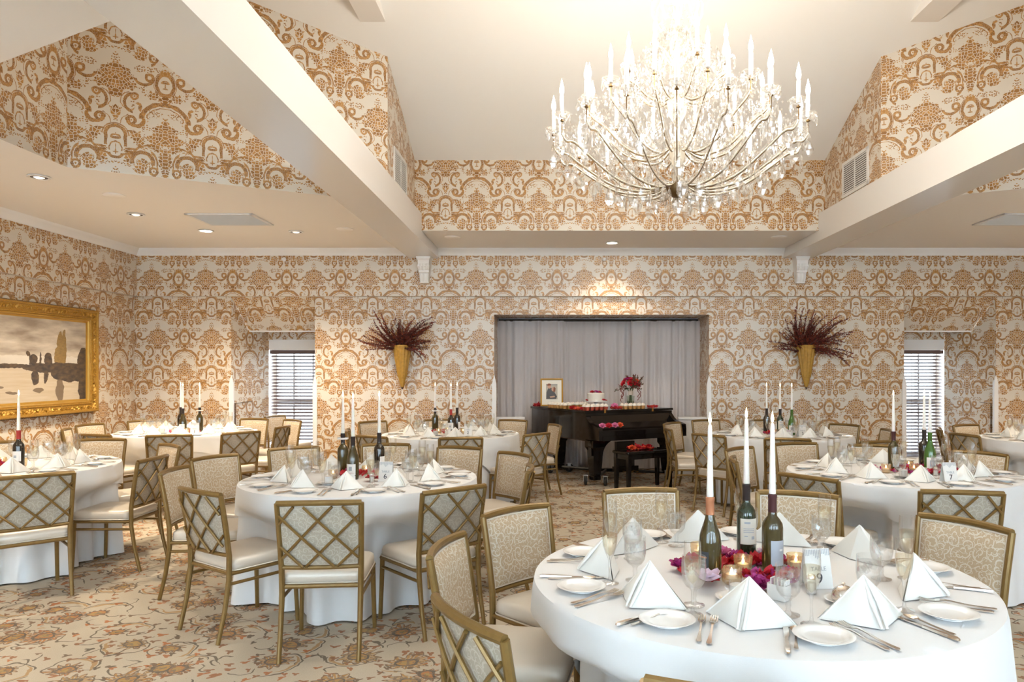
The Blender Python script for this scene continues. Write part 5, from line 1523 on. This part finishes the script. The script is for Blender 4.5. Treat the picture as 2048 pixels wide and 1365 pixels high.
def flat(poly, y, mat):
    m_ = MB(); m_.add([(x, y, z) for x, z in poly], [tuple(range(len(poly)))], mat); return m_.mesh('print', 0)


fig = [('print_figure', flat([(-.08, -.095), (.06, -.095), (.075, -.06), (.03, .02), (.0, .065), (-.05, .06), (-.075, .0)], -.0112, 'print_charcoal')),
       ('print_figure', flat([(-.05 + .026 * cos(k * pi / 6) + .015, .085 + .032 * sin(k * pi / 6)) for k in range(12)], -.0116, 'print_skin')),
       ('print_figure', flat([(-.065, .095), (-.01, .10), (-.012, .122), (-.04, .13), (-.062, .12)], -.0120, 'print_hair')),
       ('print_figure', flat([(.02 + .024 * cos(k * pi / 6), .045 + .03 * sin(k * pi / 6)) for k in range(12)], -.0118, 'print_skin')),
       ('print_figure', flat([(.02, .0), (.05, .01), (.056, .06), (.03, .085), (.025, .06)], -.0121, 'print_hair')),
       ('print_figure', flat([(-.03, -.06), (.04, -.05), (.045, -.068), (-.02, -.08)], -.0119, 'print_skin')),
       ('print_figure', flat([(-.0825, .10), (.0825, .10), (.0825, .119), (-.0825, .119)], -.0108, 'print_grey'))]
x, y, z = pw(.19, 1.15, LZ)
t = thing('framed_photo', [('frame', g1, (0, 0, .205), (radians(-7), 0, 0)), ('mat_board', g2, (0, 0, .205), (radians(-7), 0, 0)), ('photo_print', g3, (0, 0, .205), (radians(-7), 0, 0), fig)], 'gold-framed photo of an embracing couple standing on the piano lid', 'framed photo', None, (x, y, z), .05)
q = MB(); q.box((0, .045, .10), (.05, .004, .21), 'wood_dark', Matrix.Rotation(radians(14), 4, 'X')); O('easel_leg', q.mesh('easel', 0), t, (0, .03, .0))
# cake on stand
x, y, z = pw(.457, .425, LZ)
q = MB(); q.lathe([(.055, .0), (.05, .012), (.018, .03), (.016, .07), (.03, .088), (.13, .092), (.145, .095), (.145, .101), (.13, .1015), (.001, .1015)], 'metal_white', 32); s1 = q.mesh('cake_stand')
single('cake_stand', s1, 'silver pedestal cake stand on the piano lid', 'cake stand', None, (x, y, z))
q = MB(); q.lathe([(.118, .0), (.120, .006), (.117, .03), (.120, .055), (.118, .08), (.119, .10), (.113, .108), (.001, .11)], 'frosting', 36); s2 = q.mesh('cake')
thing('white_cake', [('cake_body', s2)] + [('flower', ROSE[m_], (a_, b_, c_), (.4, 0, d_), None, e_) for m_, a_, b_, c_, d_, e_ in (('red', -.05, -.02, .11, 0, .9), ('magenta', .005, -.03, .11, 1, 1.0), ('red', .05, .0, .11, 2, .8), ('red', -.125, -.04, .0, 1, .7), ('red', .10, -.08, .004, 3, .8), ('orange', .13, -.04, .002, 2, .6))],
      'single-tier white cake topped with red roses on the stand', 'cake', None, (x, y, z + .102))
# bouquet
x, y, z = pw(.937, .27, LZ)
q = MB(); q.lathe([(.045, .0), (.048, .004), (.052, .12), (.056, .17)], 'vase_glass', 24, cap=(True, False)); v1 = q.mesh('vase', 60)
q = MB(); q.lathe([(.001, .004), (.046, .004), (.050, .10), (.001, .10)], 'vase_glass', 20); v2 = q.mesh('water')
thing('glass_vase', [('vase', v1), ('water', v2)], 'clear glass vase of stems on the piano lid', 'vase', None, (x, y, z))
BQ = []
q = MB(); rr = random.Random(4)
for i in range(16):
    a_ = rr.random() * 6.28; q.tube([(.025 * cos(a_), .025 * sin(a_), .012), (.012 * cos(a_ + 1), .012 * sin(a_ + 1), .17), (.05 * cos(a_ + 2), .05 * sin(a_ + 2), .27)], .005, 'stem_green', 5)
BQ.append(('stems', q.mesh('stems')))
q = MB(); q.lathe([(.036, .175), (.038, .18), (.036, .235), (.034, .24)], 'ribbon', 16); BQ.append(('ribbon_wrap', q.mesh('ribbon')))
for i in range(26):
    a_ = rr.random() * 6.28; e_ = rr.uniform(.1, 1.4); r_ = .085
    BQ.append(('flower', ROSE[('red', 'magenta', 'red', 'orange', 'red')[i % 5]], (r_ * cos(a_) * sin(e_) * 1.25, r_ * sin(a_) * sin(e_), .30 + r_ * cos(e_)), (sin(a_) * -e_ * .8, cos(a_) * e_ * .8, 0), None, rr.uniform(.8, 1.3)))


def spray(seed, L):
    m_ = MB(); r3 = random.Random(seed)
    m_.tube([(0, 0, 0), (.0, .02, L * .5), (.0, .05, L)], .0025, 'leaf_olive', 4)
    for i in range(22):
        t_ = .2 + .8 * i / 22; M_ = Matrix.Translation((0, .05 * t_ * t_, L * t_)) @ Matrix.Rotation(r3.random() * 6.28, 4, 'Z') @ Matrix.Rotation(.8, 4, 'X')
        m_.add([(0, 0, 0), (.009, .014, 0), (0, .034, 0), (-.009, .014, 0)], [(0, 1, 2, 3)], 'leaf_olive' if i % 3 else 'dried_burgundy', M=M_)
    return m_.mesh('foliage_sprig', 0)


SP = [spray(1, .16), spray(2, .22)]
for i in range(30):
    a_ = rr.random() * 6.28; e_ = rr.uniform(.3, 1.75)
    BQ.append(('foliage_sprig', SP[i % 2], (.03 * cos(a_), .02 * sin(a_), .27), (-sin(a_) * e_, cos(a_) * e_, rr.random()), None, rr.uniform(.7, 1.15)))
q = MB()
for j, (a_, L) in enumerate(((2.9, .22), (3.4, .18), (.1, .2), (-.25, .16), (3.1, .15))):
    for i in range(26):
        t_ = i / 26; r_ = .12 + .02 * sin(t_ * 9 + j); q.add([(r_ * cos(a_) - .008, r_ * sin(a_), .30 - L * t_), (r_ * cos(a_) + .008, r_ * sin(a_), .30 - L * t_), (r_ * cos(a_) + .002, r_ * sin(a_) - .006, .30 - L * (t_ + .06))], [(0, 1, 2)], 'dried_burgundy')
BQ.append(('trailing_tassel', q.mesh('tassel', 0)))
thing('bridal_bouquet', BQ, 'red and burgundy rose bouquet with trailing foliage in the vase', 'bouquet', None, (x, y, z + .006))
# cupcakes
q = MB(); n = 20; q.loft([[(r_ * (1 + .06 * (k % 2)) * cos(2 * pi * k / n), r_ * (1 + .06 * (k % 2)) * sin(2 * pi * k / n), z) for k in range(n)] for r_, z in ((.022, 0), (.030, .042))], 'cake_wrapper'); c1 = q.mesh('wrapper', 0)
q = MB(); n = 20; q.loft([[(r_ * (1 + .06 * (k % 2)) * cos(2 * pi * k / n), r_ * (1 + .06 * (k % 2)) * sin(2 * pi * k / n), z) for k in range(n)] for r_, z in ((.022, 0), (.030, .042))], 'wrapper_red'); c1r = q.mesh('wrapper', 0)
q = MB(); q.lathe([(.030, .040), (.034, .046), (.032, .054), (.026, .059), (.027, .063), (.02, .070), (.010, .076), (.001, .080)], 'frosting', 16); c2 = q.mesh('frosting', 50)
q = MB(); rr = random.Random(2)
for i in range(5):
    vs, fs = petal_grid(.012, .012, .4, .2); q.add(vs, fs, 'petal_red', M=Matrix.Translation((rr.uniform(-.012, .012), rr.uniform(-.012, .012), .074)) @ Matrix.Rotation(rr.random() * 6, 4, 'Z'))
c3 = q.mesh('topping', 60)
cups = [(.06 + .075 * j, .60 + .078 * i, 0, 'along the piano spine before the framed photo') for i in range(6) for j in range(2)]
cups += [(.09 + .074 * i, .09 + .075 * j, 1, 'at the piano lid corner before the white cake') for i in range(5) for j in range(2)]
cups += [(.70 + .074 * i, .07 + .077 * j, 2, 'before the rose bouquet') for i in range(5) for j in range(2)]
cups += [(.25 + .08 * i, .72 + .08 * j, 3, 'behind the white cake') for i in range(4) for j in range(2)]
CW = {0: (c1, None, 'white frosted cupcake in golden wrapper '), 1: (c1r, None, 'white frosted cupcake in red wrapper '), 2: (c1, c3, 'cupcake topped with red petals '), 3: (c1, c3, 'cupcake with red topping ')}
for lx, ly, kd, wl in cups:
    x, y, z = pw(lx, ly, LZ)
    ps = [('wrapper', CW[kd][0]), ('frosting', c2)] + ([('topping', CW[kd][1])] if CW[kd][1] else [])
    thing('cupcake', ps, CW[kd][2] + wl, 'cupcake', 'cupcakes ' + wl, (x, y, z), 0)
for i, (lx, ly, rx, n_, wl) in enumerate(((.05, 1.32, .06, 60, 'at the piano tail beside the framed photo'), (.05, .36, .05, 60, 'along the piano spine'), (.03, .20, .06, 40, 'at the nearest piano lid corner'), (.56, .09, .07, 60, 'between the cupcake groups'), (1.20, .12, .06, 40, 'at the keyboard end of the piano lid'))):
    x, y, z = pw(lx, ly, LZ); 
    heap('rose_petals', petal_heap(n_, max(.03, rx), .07, .03, 80 + i, ('petal_red', 'petal_red', 'petal_orange')), 'red rose petals strewn ' + wl, (x, y, z + .0005))
x, y, z = pw(.55, .12, LZ); single('rose_head', ROSE['pink'], 'pink rose lying on the piano lid edge', 'flower', 'roses on the piano', (x, y, z + .03), (.9, 0, 0), 1.25)
for lx, m_, lab in ((.10, 'pink', 'first pink rose on the closed keyboard cover'), (.30, 'pink', 'second pink rose on the closed keyboard cover'), (.20, 'red', 'red rose between the pink ones on the keyboard cover'), (.38, 'orange', 'orange rose at the end of the keyboard cover row')):
    x, y, z = pw(lx + .03, -.19, .768); single('rose_head', ROSE[m_], lab, 'flower', 'roses on the keyboard cover', (x, y, z), (.7, 0, 0), 1.15)
x, y, z = pw(.45, -.56, .4985); heap('rose_petals', petal_heap(90, .16, .10, .06, 99, ('petal_red', 'petal_orange', 'petal_red')), 'orange and red petals heaped on the piano bench', (x, y, z))
for i, (dx, m_) in enumerate(((-.14, 'orange'), (-.04, 'red'), (.05, 'red'), (.13, 'red'))):
    x, y, z = pw(.45 + dx, -.57, .51); single('rose_head', ROSE[m_], ('orange rose at the end of the bench' if i == 0 else 'red rose on the piano bench'), 'flower', 'roses on the piano bench', (x, y, z), (.5, 0, i), 1.2)
